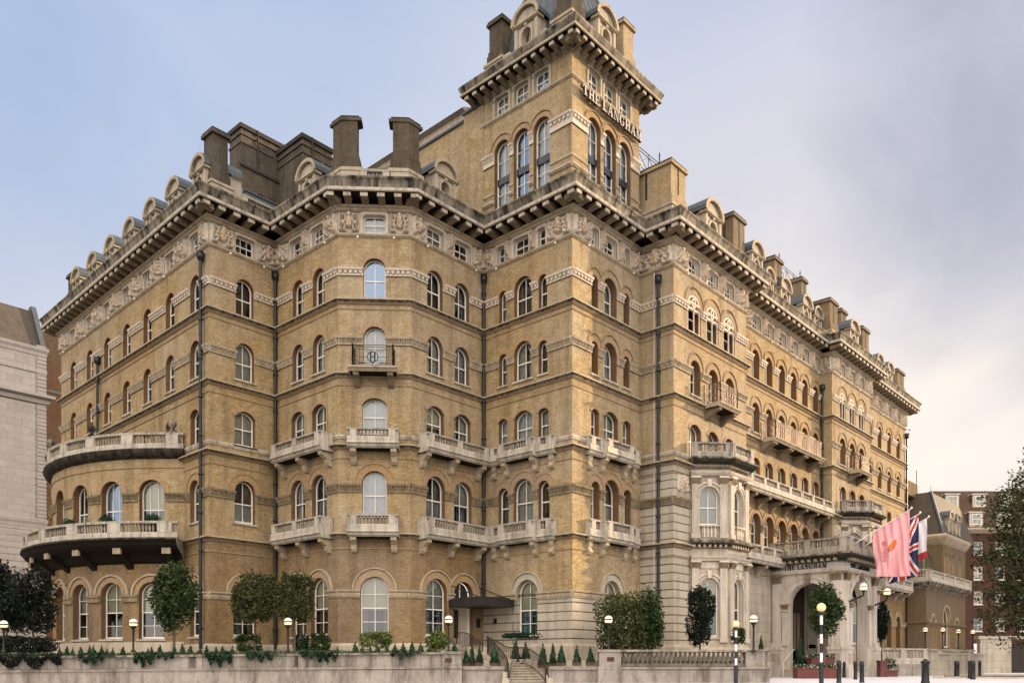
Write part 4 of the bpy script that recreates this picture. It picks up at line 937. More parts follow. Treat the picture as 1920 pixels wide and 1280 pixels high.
def dormer(F, u, zb, w, h, out=0, back=2.2, parent=hotel, glaze=True):
    """stone dormer: arched light, pilasters, curved pediment, lead cheeks and barrel roof"""
    I = Fr((0, 0), (1, 0)); key = ('dormer', round(w, 2), round(h, 2), back)
    if key not in WC:
        mb = MB(); hw = w / 2; ow = w * .40; he = h * .70
        panel(mb, I, -hw, hw, 0, he, [(0, ow, .08, he * .80, 'round')], 0, dep=.3)
        ring(mb, I, 0, .08 + he * .80 - ow / 2, ow / 2 + .01, ow / 2 + .14, -.03, .07, 0, 12, legs=he * .35)
        mb.box(I, -.09, .09, .0, .12, he * .88, he * 1.0, 0)
        for s_ in (-1, 1): mb.box(I, s_ * hw * .86 - hw * .12, s_ * hw * .86 + hw * .12, -.02, .09, 0, he * .93, 0); mb.poly([(s_ * hw, 0, 0), (s_ * hw, back, 0), (s_ * hw, back, he), (s_ * hw, 0, he)], 0)
        mb.side(I, [(-.3, he), (.16, he + .03), (.20, he - .05), (.10, he - .12), (-.3, he - .12)], -hw - .12, hw + .12, 1)
        R = hw + .18; rz = h - he; n = 10                 # segmental pediment
        arc = lambda k_, g: (-R * g * cos(pi * k_ / n), he + .03 + (rz - .03) * g * sin(pi * k_ / n))
        for k_ in range(n):
            a, b, c, d = arc(k_, 1), arc(k_ + 1, 1), arc(k_ + 1, .80), arc(k_, .80)
            mb.poly([I.p(*q, .20) for q in (a, d, c, b)], 1); mb.poly((I.p(*c, .2), I.p(*d, .2), I.p(*d, .02), I.p(*c, .02)), 1)
            mb.poly((I.p(*a, .2), I.p(*b, .2), I.p(*b, -back), I.p(*a, -back)), 2)
        mb.poly([I.p(*arc(k_, .76), .02) for k_ in range(n + 1)], 0)
        for s_ in (-1, 1): mb.side(I, [(-.2, .0), (.06, 0), (.06, he * .3), (-.2, he * .45)], s_ * (hw + .16) - .14, s_ * (hw + .16) + .14, 0)
        o = mb.build('dormer', ['stone', 'corn', 'lead']); WC[key] = o.data; bpy.data.objects.remove(o)
    o = bpy.data.objects.new('dormer', WC[key]); C.objects.link(o); o.parent = parent; o.matrix_parent_inverse = PINV[parent.name]
    o.matrix_basis = Matrix.Translation(F.p(u, zb, out)) @ Matrix.Rotation(F.ang(), 4, 'Z')
    put_window(I, (0, w * .40, .08, h * .70 * .80, 'round'), (2, 2), pick('blind', 'net', 'dark'), o, dep=.3, sill=False, inv=Matrix(), name='dormer_window', fm='paintdk')
    return o
dormer(TF[0], TF[0].L / 2, 33.1, 1.65, 3.1, -.1, 1.6); dormer(TF[1], TF[1].L / 2, 33.1, 1.65, 3.1, -.1, 1.6)
mb = MB(); rows = []
for t in [i / 10 for i in range(11)]:
    e = .55 + 1.9 * t ** 1.9; z = 33.1 + 6.6 * t
    rows.append([(T0[0] + e, T0[1] - e, z), (T1[0] + e, T1[1] + e, z), (T2[0] - e, T2[1] + e, z), (T3[0] - e, T3[1] - e, z)])
mb.grid(rows, 0, False, True); mb.poly(rows[-1]); 
for j in range(4): mb.path([r[j] for r in rows], .10, 6, 1)
for side in range(4):                                # standing seams
    for f_ in (.12, .24, .36, .5, .64, .76, .88):
        mb.path([tuple(Vector(r[side]).lerp(Vector(r[(side + 1) % 4]), f_)) for r in rows], .035, 4, 1)
mb.build('tower_roof', ['lead', 'lead'], hotel)
# ------------------------------------------------------------------ main roofs, chimneys, dormers
def xat(px, y): r = (px - 960) / FPX; return y * (CT + r * ST) / (ST - r * CT)
def slope_roof(name, pts, zb, e, zt, mt='slate', crest=0):
    mb = MB(); n = len(pts); cx_ = sum(p[0] for p in pts) / n; cy_ = sum(p[1] for p in pts) / n
    top = []
    for x, y in pts: dx, dy = cx_ - x, cy_ - y; l = math.hypot(dx, dy); top.append((x + dx / l * e * 1.414, y + dy / l * e * 1.414))
    for i in range(n):
        j = (i + 1) % n; mb.poly(((*pts[i], zb), (*pts[j], zb), (*top[j], zt), (*top[i], zt))); mb.tube((*pts[i], zb), (*top[i], zt), .09, m=1); mb.tube((*top[i], zt), (*top[j], zt), .10, m=1)
    mb.poly([(*p, zt) for p in top]); o = mb.build(name, [mt, 'lead'], hotel)
    if crest:
        r = MB()
        for i in range(n):
            j = (i + 1) % n; a = Vector((*top[i], zt)); b = Vector((*top[j], zt)); L = (b - a).length; U = Vector((0, 0, 1))
            r.tube(a, a + U * (crest + .5), .06, .04); r.tube(a + U * (crest + .5), a + U * (crest + .8), .06, .005)
            for z in (.1, .35, crest - .2, crest): r.tube(a + U * z, b + U * z, .025, n=4)
            k_ = max(2, int(L / 1.2))
            for q in range(k_):
                p0, p1 = a.lerp(b, q / k_), a.lerp(b, (q + 1) / k_); r.tube(p0 + U * .35, p1 + U * (crest - .2), .02, n=4); r.tube(p1 + U * .35, p0 + U * (crest - .2), .02, n=4); r.tube(p1, p1 + U * crest, .025, n=4)
        c = r.build('roof_cresting', 'iron'); c.parent = o
    return o
slope_roof('slate_roof', [(23.6, 42.0), (33.0, 42.0), (33.0, 52), (23.6, 52)], 25.0, 1.6, 28.3)
slope_roof('slate_roof', [(26.6, 35.6), (28.5, 33.7), (33.0, 33.7), (33.0, 42), (26.6, 42)], 25.0, 1.3, 27.9)
for i in range(7): dormer(FL, LT[i] + .05, 25.1, 1.5, 2.95, -.25, 2.0)
dormer(F23, 2.35, 25.1, 1.55, 2.9, -.45, 2.2); dormer(F45, 1.7 + 1.1, 25.1, 1.55, 2.9, -.45, 2.2)
chimney(P1[0] + .45, P1[0] + 1.3, P1[1] + .45, P1[1] + 1.4, 25.12, 29.15, hotel, flutes=0)
x = P1[0] + 2.4
chimney(FL.xy(.6)[0] + .4, FL.xy(.6)[0] + 1.5, 61.2, 62.4, 25.12, 28.3, hotel, flutes=0)
def bay_chimney(a, ccw):                             # follows the corner of the octagonal bay
    (x, y) = a; mb = MB()
    d1 = Vector((0, 1)) if ccw else Vector((1, 0)); d2 = Vector((1, -1)).normalized() * (1 if ccw else -1)
    def pent(e, z):
        q = [Vector((x, y)) + d1 * (.72 + e), Vector((x, y)) + (d1 * -e + d2 * -e).normalized() * 0 , Vector((x, y)) + d2 * (.80 + e)]
        n_ = Vector((1, 1)).normalized()
        nn = [q[0] + Vector((1, 0)) * (.62 if ccw else 0) + Vector((0, 1)) * (0 if ccw else .62), q[2] + n_ * .62]
        pts = [q[0], q[1], q[2], nn[1], nn[0]]; c = sum(pts, Vector((0, 0))) / 5
        return [((p - c).normalized() * (p - c).length * (1 + e * .9) + c) for p in pts]
    for e, z0, z1, m_ in ((.08, 25.12, 26.25, 1), (.16, 26.15, 26.32, 2), (.09, 26.3, 26.75, 0), (.05, 26.75, 27.0, 0), (0, 27.0, 28.7, 0), (.13, 28.7, 28.85, 0), (.06, 28.85, 28.95, 3)):
        p = pent(e, z0); r0 = [(q.x, q.y, z0) for q in p]; r1 = [(q.x, q.y, z1) for q in p]
        mb.grid([r0, r1], m_, False, True); mb.poly(r1, m_); mb.poly(r0[::-1], m_)
    mb.build('chimney', ['chim', 'stone', 'corn', 'dark'], hotel)
bx, by = offs(CH, -.30)[4]; bay_chimney((bx, by), True)
bx, by = offs(CH, -.30)[5]; bay_chimney((bx, by), False)
PB = offs(CH, -.22)
for a, b in ((PB[2], PB[3]), (PB[3], PB[4]), (PB[4], PB[5]), (PB[5], PB[6])):
    F = F2(a, b); mb = MB()
    if a == PB[2]: balustrade(mb, [F.xy(1.7), F.xy(F.L - .1)], 25.14, 1.0, [], 0, 1)
    elif a == PB[4]: balustrade(mb, [F.xy(1.0), F.xy(F.L - 1.0)], 25.14, 1.0, [], 0, 1)
    elif a == PB[3]: balustrade(mb, [F.xy(3.4), F.xy(F.L - 1.2)], 25.14, 1.0, [], 0, 1)
    else: balustrade(mb, [F.xy(3.7), F.xy(F.L - .3)], 25.14, 1.0, [], 0, 1)
    mb.build('balustrade', ['stone', 'stained'], hotel)
# dark stacks behind the corner
def block(name, x0, x1, y0, y1, z0, z1, mats='chim', cap=.1, extra=None):
    mb = MB(); F = Fr((x0, y0), (1, 0)); mb.box(F, 0, x1 - x0, -(y1 - y0), 0, z0, z1 - .25); mb.box(F, -cap, x1 - x0 + cap, -(y1 - y0) - cap, cap, z1 - .25, z1, 1)
    for z_, e_ in ((z1 - 1.1, .05), (z1 - .62, .07)): mb.box(F, -e_, x1 - x0 + e_, -(y1 - y0) - e_, e_, z_, z_ + .14)
    mb.box(F, (x1 - x0) * .62, (x1 - x0) * .72, 0, .05, z0, z1 - 1.1); mb.tube(F.p((x1 - x0) * .3, z0, .1), F.p((x1 - x0) * .3, z1, .1), .05, m=1)
    if extra: extra(mb, F)
    return mb.build(name, [mats, 'dark', 'slate'], hotel)
cx1, cy1 = at(452, 48.5); xe = xat(548, cy1)
def louv(mb, F):
    mb.box(F, -.2, xe - cx1, -1.6, .2, 25, 29.9, 0); mb.side(F, [(.2, 29.9), (.28, 29.9), (.28, 30.05), (0, 30.3), (0, 29.9)], -.2, xe - cx1, 1)
    for q in range(5): mb.box(F, 1.0 + q * .75, 1.38 + q * .75, .18, .215, 28.0, 28.75, 1)
block('chimney_stack', cx1, xe, cy1, cy1 + 1.3, 25, 32.5, extra=louv)
cx1, cy1 = at(567, 48.5); block('chimney_stack', cx1, xat(622, cy1), cy1, cy1 + 3.2, 25, 31.9)
# plain wing wall and glazed lantern behind the tower
mb = MB(); F = F2((T0[0], 40.0), (T0[0], T0[1] + 1.5)); mb.box(F, -4, F.L, -3, 0, 24.6, 31.85); mb.box(F, -4, F.L + 0, -3.1, .10, 31.85, 31.98, 1)
mb.box(F, F.L + .002, F.L + 1.55, -2, .06, 24.6, 32.2); mb.box(F, F.L - .05, F.L + 1.6, -2.1, .16, 32.2, 32.32, 1)
mb.side(F, [(-3, 31.98), (-.5, 31.98), (-.5, 32.9), (-.2, 33.0), (-.35, 33.12), (-3, 34.2)], -3, F.L - .4, 2)
mb.build('rooftop_wing', ['brick', 'lead', 'stone'], hotel)
# right front roofscape: front line set back behind the gutter
YF = 24.35
def rchim(cpx, rpx, depth, ypx, mt='chimw', fl=1, base=1.1, y0=YF):
    x0 = xat(cpx, y0); x1 = xat(rpx, y0); d = x0 * CT + y0 * ST; zt = CAMZ + (1244 - ypx) * d / FPX
    return chimney(x0, x1, y0, y0 + depth, 25.12, zt, hotel, mt, base, flutes=fl)
rchim(1258, 1285, 3.2, 296, 'brick', 1, 1.3, 24.3); rchim(1375, 1396, 1.2, 396); rchim(1452, 1466, 1.6, 478, y0=25.1); rchim(1503, 1512, 1.8, 518, y0=25.1)
rchim(1556, 1570, 3.0, 557); rchim(1577, 1587, 1.0, 577, y0=25.2); rchim(1617, 1629, 1.4, 610); rchim(1683, 1695, 1.4, 690, y0=25.1)
def rdorm(px, w=1.6, h=3.0, y0=24.2, z=25.12): dormer(Fr((xat(px, y0), y0), (1, 0)), 0, z, w, h, 0, 2.2)
rdorm(1336, 1.9, 3.3); rdorm(1302, 1.3, 3.2, 25.6); rdorm(1418); rdorm(1471, y0=25.0); rdorm(1511, y0=25.0); rdorm(1441, 1.3, 2.8, 25.0); rdorm(1532, 1.4, 2.8, 25.0); rdorm(1600, 1.9, 3.2); rdorm(1648, y0=25.0); rdorm(1667, y0=25.0)
slope_roof('slate_roof', [(P8[0] + 1, 27.2), (P8[0] + 7.4, 27.2), (P8[0] + 7.4, 34), (P8[0] + 1, 34)], 25.0, 1.3, 31.3, 'slatebrown', 1.5)
slope_roof('slate_roof', [(61.6, 27.0), (68.6, 27.0), (68.6, 34), (61.6, 34)], 25.0, 1.5, 31.3, 'slate', 1.5)
slope_roof('slate_roof', [(P8[0] + 6, 26.2), (82, 26.2), (82, 36), (P8[0] + 6, 36)], 24.9, 1.6, 27.2)
for F, a, b in ((F89, 3.4, 8.4), (FRC, .2, 13.5), (F11, 2.2, 8), (F13, .3, 11.5), (F78, .2, 2.0)):
    mb = MB(); mb.side(F, [(-.6, 25.12), (-.15, 25.12), (-.15, 25.5), (-.12, 25.55), (-.12, 25.62), (-.65, 25.62)], a, b); mb.build('parapet', 'corn', hotel)
# ------------------------------------------------------------------ down pipes
def pipe(x, y, z0, z1, head=True):
    mb = MB(); mb.tube((x, y, z0), (x, y, z1), .085, n=8)
    z = z0 + 1
    while z < z1: mb.lathe((x, y), [(.086, z), (.125, z + .02), (.125, z + .12), (.086, z + .14)], 8); z += 2.0
    if head: mb.lathe((x, y), [(.1, z1 - .5), (.22, z1 - .35), (.24, z1), (.1, z1)], 4)
    mb.build('down_pipe', 'pipe', hotel)
pipe(*FL.xy(FL.L - .55, .20), 1.8, 22.4); pipe(P2[0] - .16, P2[1] - .16, 1.8, 22.5); pipe(P5[0] - .16, P5[1] - .16, 4.4, 22.5); pipe(*F78.xy(1.28, .16), 2.0, 22.3)
pipe(P10[0] - .2, P10[1] - .2, 8, 21.8); pipe(P14[0] + .1, P14[1] - .12, 2, 22.3); pipe(*FL.xy(FL.L - 14.9, .18), 14, 20.6)
# thin white conduit by the quoin
mb = MB(); mb.tube(F78.p(.95, 2, .04), F78.p(.95, 24, .04), .025, n=4); mb.build('conduit', 'white', hotel)
# ------------------------------------------------------------------ stone canted bays on the right front
def canted(F, u0, u1, s=1.5):
    bay = MB().build('canted_bay', 'stone', hotel) if False else None
    pts = [F.xy(u0), F.xy(u0 + s, s), F.xy(u1 - s, s), F.xy(u1)]
    mb = MB(); fw = []
    for i in range(3):
        G = F2(pts[i], pts[i + 1]); c = G.L / 2; w = 1.08
        og = (c, w, 2.5, 5.25 + w / 2 - 2.5, 'round'); o1 = (c, w, 8.75, 10.35 + w / 2 - 8.75, 'round')
        panel(mb, G, 0, G.L, .2, 7.5, [og], 0, dep=.26); panel(mb, G, 0, G.L, 7.5, 12.1, [o1], 0, dep=.26)
        for o, zs in ((og, 5.25), (o1, 10.35)):
            r = w / 2; ring(mb, G, c, zs, r + .02, r + .16, -.05, .10, 0); ring(mb, G, c, zs, r + .20, r + .30, -.02, .14, 1)
            mb.prism(G, [(c - .09, zs + r), (c + .09, zs + r), (c + .15, zs + r + .42), (c - .15, zs + r + .42)], -.02, .2, 1)
            for s_ in (-1, 1):
                x, y = G.xy(c + s_ * (r + .17), .06); zb = 2.5 if zs < 6 else 8.75
                mb.lathe((x, y), [(.11, zb), (.11, zb + .1), (.085, zb + .16), (.075, zs - .32), (.10, zs - .28), (.16, zs - .08), (.17, zs)], 8, 0)
            put_window(G, o, (2, 2), 'net' if zs > 6 else 'green', hotel, dep=.26, sill=True)
        mb.box(G, c - .42, c + .42, .02, .12, 8.05, 8.65, 0)
        balusters(mb, G.xy(c - .40, .17), G.xy(c + .40, .17), 8.05, .62, 1, .19); mb.box(G, c - .5, c + .5, 0, .26, 8.66, 8.74, 0)
        for e in (0, 1):                               # pilasters at the corners
            ue = .26 if e == 0 else G.L - .26
            for zb, zt in ((2.2, 6.75), (8.0, 11.45)):
                mb.box(G, ue - .20, ue + .20, -.01, .19, zb, zt - .42, 0); mb.box(G, ue - .25, ue + .25, -.01, .24, zb - .0, zb + .25, 0)
                for q in range(5):
                    x = ue - .22 + .11 * q
                    mb.poly((G.p(x - .06, zt - .42, .19), G.p(x + .06, zt - .42, .19), G.p(x + .07, zt - .1, .36), G.p(x - .07, zt - .1, .36)), 2)
                    mb.poly((G.p(x - .06, zt - .22, .19), G.p(x + .06, zt - .22, .19), G.p(x, zt - .30, .33)), 2)
                mb.box(G, ue - .28, ue + .28, -.01, .36, zt - .1, zt, 1)
        mb.box(G, .0, G.L, 0, .05, 6.35, 6.72, 1)
    mb.build('canted_bay', ['baystone', 'carve', 'bandbr'], hotel)
    def bs(name, prof, mats, mm): m_ = MB(); sweep(m_, pts, prof, mats); m_.build(name, mm, hotel)
    bs('bay_plinth', [(0, 2.3), (.10, 2.2), (.14, 1.95), (.22, 1.8), (.22, .2), (0, .2)], 0, 'stone')
    bs('bay_entablature', [(0, 7.05), (.30, 7.02), (.28, 6.92), (.22, 6.86), (.20, 6.75), (0, 6.74)], 0, 'baystone')
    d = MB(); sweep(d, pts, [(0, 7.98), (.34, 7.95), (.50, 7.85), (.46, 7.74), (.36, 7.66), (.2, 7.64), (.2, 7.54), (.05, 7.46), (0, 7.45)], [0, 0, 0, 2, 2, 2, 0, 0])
    for i in range(3):
        G = F2(pts[i], pts[i + 1])
        for q in range(int(G.L / .3)): u = .15 + q * .3; d.box(G, u - .07, u + .07, .05, .30, 7.5, 7.66, 1)
    d.build('bay_cornice', ['stained', 'corn', 'blackst'], hotel)
    bs('bay_base', [(0, 8.05), (.12, 8.03), (.12, 7.95), (0, 7.94)], 0, 'stone')
    bs('bay_entablature', [(0, 11.75), (.34, 11.72), (.32, 11.62), (.24, 11.5), (0, 11.46)], 0, 'baystone')
    d = MB(); sweep(d, pts, [(-.3, 12.50), (.52, 12.50), (.66, 12.44), (.66, 12.36), (.52, 12.22), (.34, 12.14), (.2, 12.12), (.16, 12.0), (.04, 11.9), (0, 11.88)], [0, 0, 0, 2, 2, 2, 0, 0, 0])
    for i in range(3):
        G = F2(pts[i], pts[i + 1])
        for q in range(int(G.L / .14)): u = .07 + q * .14; d.box(G, u - .04, u + .04, .04, .2, 12.0, 12.12, 1)
    d.build('bay_cornice', ['stained', 'corn', 'blackst'], hotel)
    m_ = MB(); balustrade(m_, offs(pts, .28), 12.50, .80, [], 0, 1, pw=.34); m_.build('balustrade', ['balgrey', 'stained'], hotel)
    m_ = MB(); m_.poly([(x, y, 12.3) for x, y in pts]); m_.build('bay_roof', 'lead', hotel)
canted(F89, 1.75, 7.05); canted(F11, 1.5, 6.75)
# carved square plaques on the piers beside the bays
for F, u in ((F89, .85), (F11, .8)):
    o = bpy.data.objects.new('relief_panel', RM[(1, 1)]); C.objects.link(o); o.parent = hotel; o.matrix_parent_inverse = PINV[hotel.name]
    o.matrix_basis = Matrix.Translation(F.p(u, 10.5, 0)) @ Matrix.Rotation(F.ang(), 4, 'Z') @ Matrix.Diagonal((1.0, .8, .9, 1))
# ------------------------------------------------------------------ entrance portico
XP, YP, XE = 53.5, 19.93, 59.4
Q0, Q1, Q2, Q3 = (XP, P10[1]), (XP, YP), (XE, YP), (XE, P10[1])
PQ = [Q0, Q1, Q2, Q3]
fQ = [F2(Q0, Q1), F2(Q1, Q2), F2(Q2, Q3)]
mb = MB()
for i, F in enumerate(fQ):
    c = F.L / 2 + (.12 if i == 0 else 0); w = 2.72 if i != 1 else 3.1
    o = (c, w, .45, 4.95 + w / 2 - .45, 'round')
    panel(mb, F, 0, F.L, .16, 8.0, [o], 0, dep=.7)
    r = w / 2; ring(mb, F, c, 4.95, r + .02, r + .34, -.05, .06, 0, 20); ring(mb, F, c, 4.95, r + .34, r + .44, -.02, .13, 0, 20)
    mb.prism(F, [(c - .14, 4.95 + r - .02), (c + .14, 4.95 + r - .02), (c + .22, 4.95 + r + .52), (c - .22, 4.95 + r + .52)], -.02, .24, 1)
    for s_ in (-1, 1):                                  # impost blocks and inner piers
        u = c + s_ * (r + .19); mb.box(F, u - .2, u + .2, -.02, .12, 2.2, 4.55, 0); mb.box(F, u - .27, u + .27, -.02, .2, 4.52, 4.62, 0)
        for q in range(5):
            x = u - .2 + .1 * q; mb.poly((F.p(x - .05, 4.62, .12), F.p(x + .05, 4.62, .12), F.p(x + .07, 4.88, .25), F.p(x - .07, 4.88, .25)), 1)
        mb.box(F, u - .28, u + .28, -.02, .27, 4.88, 4.97, 1)
    for ue in (.38, F.L - .38):                         # tall corner pilasters
        mb.box(F, ue - .30, ue + .30, -.01, .18, 2.15, 6.35, 0); mb.box(F, ue - .36, ue + .36, -.01, .26, 2.1, 2.42, 0)
        for q in range(6):
            x = ue - .30 + .12 * q
            mb.poly((F.p(x - .06, 6.35, .18), F.p(x + .06, 6.35, .18), F.p(x + .08, 6.62, .34), F.p(x - .08, 6.62, .34)), 1); mb.poly((F.p(x - .05, 6.5, .18), F.p(x + .05, 6.5, .18), F.p(x + .08, 6.82, .36), F.p(x - .08, 6.82, .36)), 1)
        mb.box(F, ue - .40, ue + .40, -.01, .36, 6.80, 6.92, 1)
        mb.box(F, ue - .46, ue + .46, -.01, .34, .16, 1.95, 0); mb.box(F, ue - .50, ue + .50, -.01, .40, 1.93, 2.12, 0); mb.box(F, ue - .56, ue + .56, -.01, .46, .16, .75, 0)
        mb.box(F, ue - .32, ue + .32, .345, .36, 1.0, 1.7, 2)
mb.build('portico', ['port', 'bandbr', 'ashlar'], hotel)
def ps(name, prof, mats, mm): m_ = MB(); sweep(m_, PQ, prof, mats); m_.build(name, mm, hotel)
ps('portico_architrave', [(0, 7.2), (.30, 7.18), (.28, 7.10), (.24, 7.04), (.22, 6.96), (.12, 6.92), (0, 6.91)], 0, 'port')
PCN = ([(-.4, 8.12), (.72, 8.12), (.86, 8.06), (.86, 7.96), (.74, 7.84), (.60, 7.78), (.26, 7.74), (.22, 7.60), (.05, 7.56), (0, 7.55)])
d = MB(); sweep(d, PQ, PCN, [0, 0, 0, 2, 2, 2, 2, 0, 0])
for F in fQ:
    for q in range(int(F.L / .42)): u = .2 + q * .42; d.box(F, u - .09, u + .09, .1, .56, 7.62, 7.78, 1)
d.build('portico_cornice', ['stained', 'corn', 'blackst'], hotel)
m_ = MB(); balustrade(m_, offs(PQ, .52), 8.12, .92, [(0, .5), (1, .33), (1, .67)], 0, 1, pw=.5, th=.14); m_.build('balustrade', ['balgrey', 'stained'], hotel)
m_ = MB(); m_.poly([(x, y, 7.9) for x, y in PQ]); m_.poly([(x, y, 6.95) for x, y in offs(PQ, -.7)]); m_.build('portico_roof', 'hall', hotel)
for F in fQ[:2]: mb = MB(); mb.box(F, .5, F.L - .3, .0, .03, 7.2, 7.56); mb.build('sign_band', 'paintst', hotel)
lettering(fQ[0], 'THE LANGHAM', .85, 3.75, 7.23, .30, .032, .075, ['navy'], hotel, rail=False)
lettering(fQ[1], 'THE LANGHAM', 1.2, 4.7, 7.23, .30, .032, .075, ['navy'], hotel, rail=False)
mb = MB(); F = FRC; u0 = XP - P9b[0]; u1 = XE - P9b[0]
mb.box(F, u0 + .7, u1 - .7, .01, .04, .3, 6.9, 0); mb.box(F, u0 + 1.6, u1 - 1.6, .04, .12, 1.2, 4.6, 1)
for q in range(5): mb.box(F, u0 + 1.6 + q * .66, u0 + 1.68 + q * .66, .12, .16, 1.2, 4.6, 2)
mb.box(F, u0 + 1.5, u1 - 1.5, .04, .2, 4.6, 4.75, 2)
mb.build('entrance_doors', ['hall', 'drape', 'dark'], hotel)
mb = MB(); mb.box(Fr((XP + .35, YP + .35), (1, 0)), 0, .7, -.7, 0, .2, 6.9); 
F = fQ[0]
for q in range(5): mb.box(F, F.L / 2 - 1.45, F.L / 2 + 1.7, -2.8 + .0 * q, .9 - .34 * q, .15 + .165 * q, .15 + .165 * (q + 1), 0)
mb.build('portico_steps', 'stone', hotel)
mb = MB(); mb.tube(F.p(F.L / 2 - 1.2, 1.1, .9), F.p(F.L / 2 - 1.2, 2.0, -.8), .03); mb.tube(F.p(F.L / 2 - 1.2, .2, .9), F.p(F.L / 2 - 1.2, 1.1, .9), .03); mb.build('step_rail', 'paint', hotel)
def wall_lamp(F, u, z, o0, o1):
    mb = MB(); mb.tube(F.p(u, z, o0), F.p(u, z + .35, o1), .06, .05, 6, 0); mb.tube(F.p(u, z + .33, o1), F.p(u, z + .62, o1), .06, .05, 6, 0)
    globe(mb, F.xy(u, o1), z + .88, .25); mb.build('wall_lamp', ['iron', 'lampg', 'lampt', 'iron'], hotel)
def globe(mb, c, z, r):
    n = 14; low = [(r * cos(a), z + r * sin(a)) for a in [-pi / 2 + pi / 2 * i / 6 for i in range(1, 7)]]; up = [(r * cos(a), z + r * sin(a)) for a in [pi / 2 * i / 6 for i in range(6)]] + [(.01, z + r)]
    mb.lathe(c, [(.01, z - r)] + low, n, 1); mb.lathe(c, up, n, 2); mb.lathe(c, [(r + .005, z - .03), (r + .025, z - .02), (r + .025, z + .02), (r + .005, z + .03)], n, 3)
    mb.lathe(c, [(.04, z - r - .12), (.13, z - r - .02), (.15, z - r + .05), (.05, z - r + .06)], 10, 3)
wall_lamp(fQ[1], .55, 5.0, .2, 1.1); wall_lamp(fQ[1], 5.3, 5.0, .2, 1.0)
# small window, low door and rusticated pier between bay and portico
# ------------------------------------------------------------------ side entrance under the little canopy
F = F45; o = (3.76, 1.45, 2.0, SPR['G'] + .725 - 2.0, 'round'); u = 3.76
mb = MB(); mb.box(F, u - .72, u + .72, -.34, -.26, 4.15, 4.3, 0); mb.box(F, u - .72, u - .56, -.36, -.24, 2.0, 4.2, 0); mb.box(F, u + .56, u + .72, -.36, -.24, 2.0, 4.2, 0)
mb.poly([F.p(u + x, 2.0 + z, -.40) for x, z in outline(1.46, SPR['G'] + .725 - 2.0, 'round')], 1)
mb.box(F, u - .03, u + .03, -.33, -.28, 4.3, 5.42, 0); mb.box(F, u - .56, u - .02, -.34, -.30, 2.0, 4.15, 2); mb.box(F, u - .46, u - .1, -.30, -.29, 2.4, 3.95, 1); mb.box(F, u + .02, u + .56, -.345, -.31, 2.0, 4.15, 2)
mb.build('side_door', ['paint', 'dark', 'paintdk'], hotel)
mb = MB(); mb.box(F, u - 1.1, u + 1.35, 0, 2.5, 4.02, 4.42); mb.box(F, u - .95, u + 1.2, 0.01, 2.35, 4.42, 4.5)
mb.path([F.p(u - 1.0, 5.2, .02), F.p(u - 1.0, 4.9, .9), F.p(u - 1.0, 4.45, 2.2)], .03, 5); mb.path([F.p(u + 1.25, 5.2, .02), F.p(u + 1.25, 4.9, .9), F.p(u + 1.25, 4.45, 2.2)], .03, 5)
mb.build('door_canopy', 'awning', hotel)
mb = MB(); mb.box(F, u + 1.0, u + 1.25, .0, .05, 3.0, 3.5); mb.box(F56, .8, 1.0, .0, .06, 3.2, 3.5); mb.build('bronze_plate', 'iron', hotel)
mb = MB(); mb.box(F, u + .9, u + 1.5, .35, .95, 2.0, 2.75); mb.build('door_jamb_pier', 'hall', hotel) if False else None
# ------------------------------------------------------------------ ground
GZ = .15
def sheet(name, pts, z, m):
    mb = MB(); mb.poly([(x, y, z) for x, y in pts]); return tag(mb.build(name, m), None, kind='structure')
sheet('ground', [(-1500, -1500), (3000, -1500), (3000, 3000), (-1500, 3000)], GZ - .004, 'road')
sheet('pavement', [at(1380, 24), at(2700, 24), at(2700, 140), at(1640, 140), at(1380, 62)], GZ, 'pave')
sheet('pavement', [at(-200, 33.5), at(1379, 33.5), at(1379, 40), at(-200, 40)], GZ, 'pave')
r0, r1, r2, r3 = at(1755, 50), at(2300, 44), at(2300, 60), at(1772, 60)
sheet('road', [r0, r1, r2, r3], GZ + .004, 'road')
for a, b in ((r0, r1), (r2, r3)):
    mb = MB(); F = F2(a, b); mb.box(F, -.2, F.L, -.15, .15, GZ, GZ + .11); tag(mb.build('kerb', 'stone'), None, kind='structure')
# ------------------------------------------------------------------ front garden walls
W0 = at(960, 37.2); DD = (.70711, -.70711)
def uw(px):                                          # distance along the wall line seen at this bearing
    r = (px - 960) / FPX; rx, ry = CT + r * ST, ST - r * CT
    det = DD[0] * -ry + DD[1] * rx; return ((-W0[0]) * -ry + (-W0[1]) * -(-rx) * -1 * -1) / det if False else (W0[0] * ry - W0[1] * rx) / (DD[1] * rx - DD[0] * ry)
FW = Fr(W0, DD)
def wz(px, py, out=0):
    x, y = FW.xy(uw(px), out); d = x * CT + y * ST; return CAMZ + (1244 - py) * d / FPX
def slab(mb, F, u0, u1, o0, o1, a0, a1, b0, b1, m=0):  # box whose bottom (a0..a1) and top (b0..b1) run on a fall
    P = F.p; A = [P(u0, a0, o0), P(u1, a1, o0), P(u1, a1, o1), P(u0, a0, o1)]; B = [P(u0, b0, o0), P(u1, b1, o0), P(u1, b1, o1), P(u0, b0, o1)]
    mb.poly(A, m); mb.poly(B[::-1], m)
    for i in range(4): j = (i + 1) % 4; mb.poly((A[i], A[j], B[j], B[i]), m)
ua, ub = uw(-160), uw(866); za, zb_ = wz(-160, 1231), wz(866, 1221); ma, mb_ = wz(-160, 1259), wz(866, 1249.5)
gw = thing('garden_wall', 'long pale stone garden wall with trailing ivy in front of the corner bay', 'wall', FW.p((ua + ub) / 2, GZ))
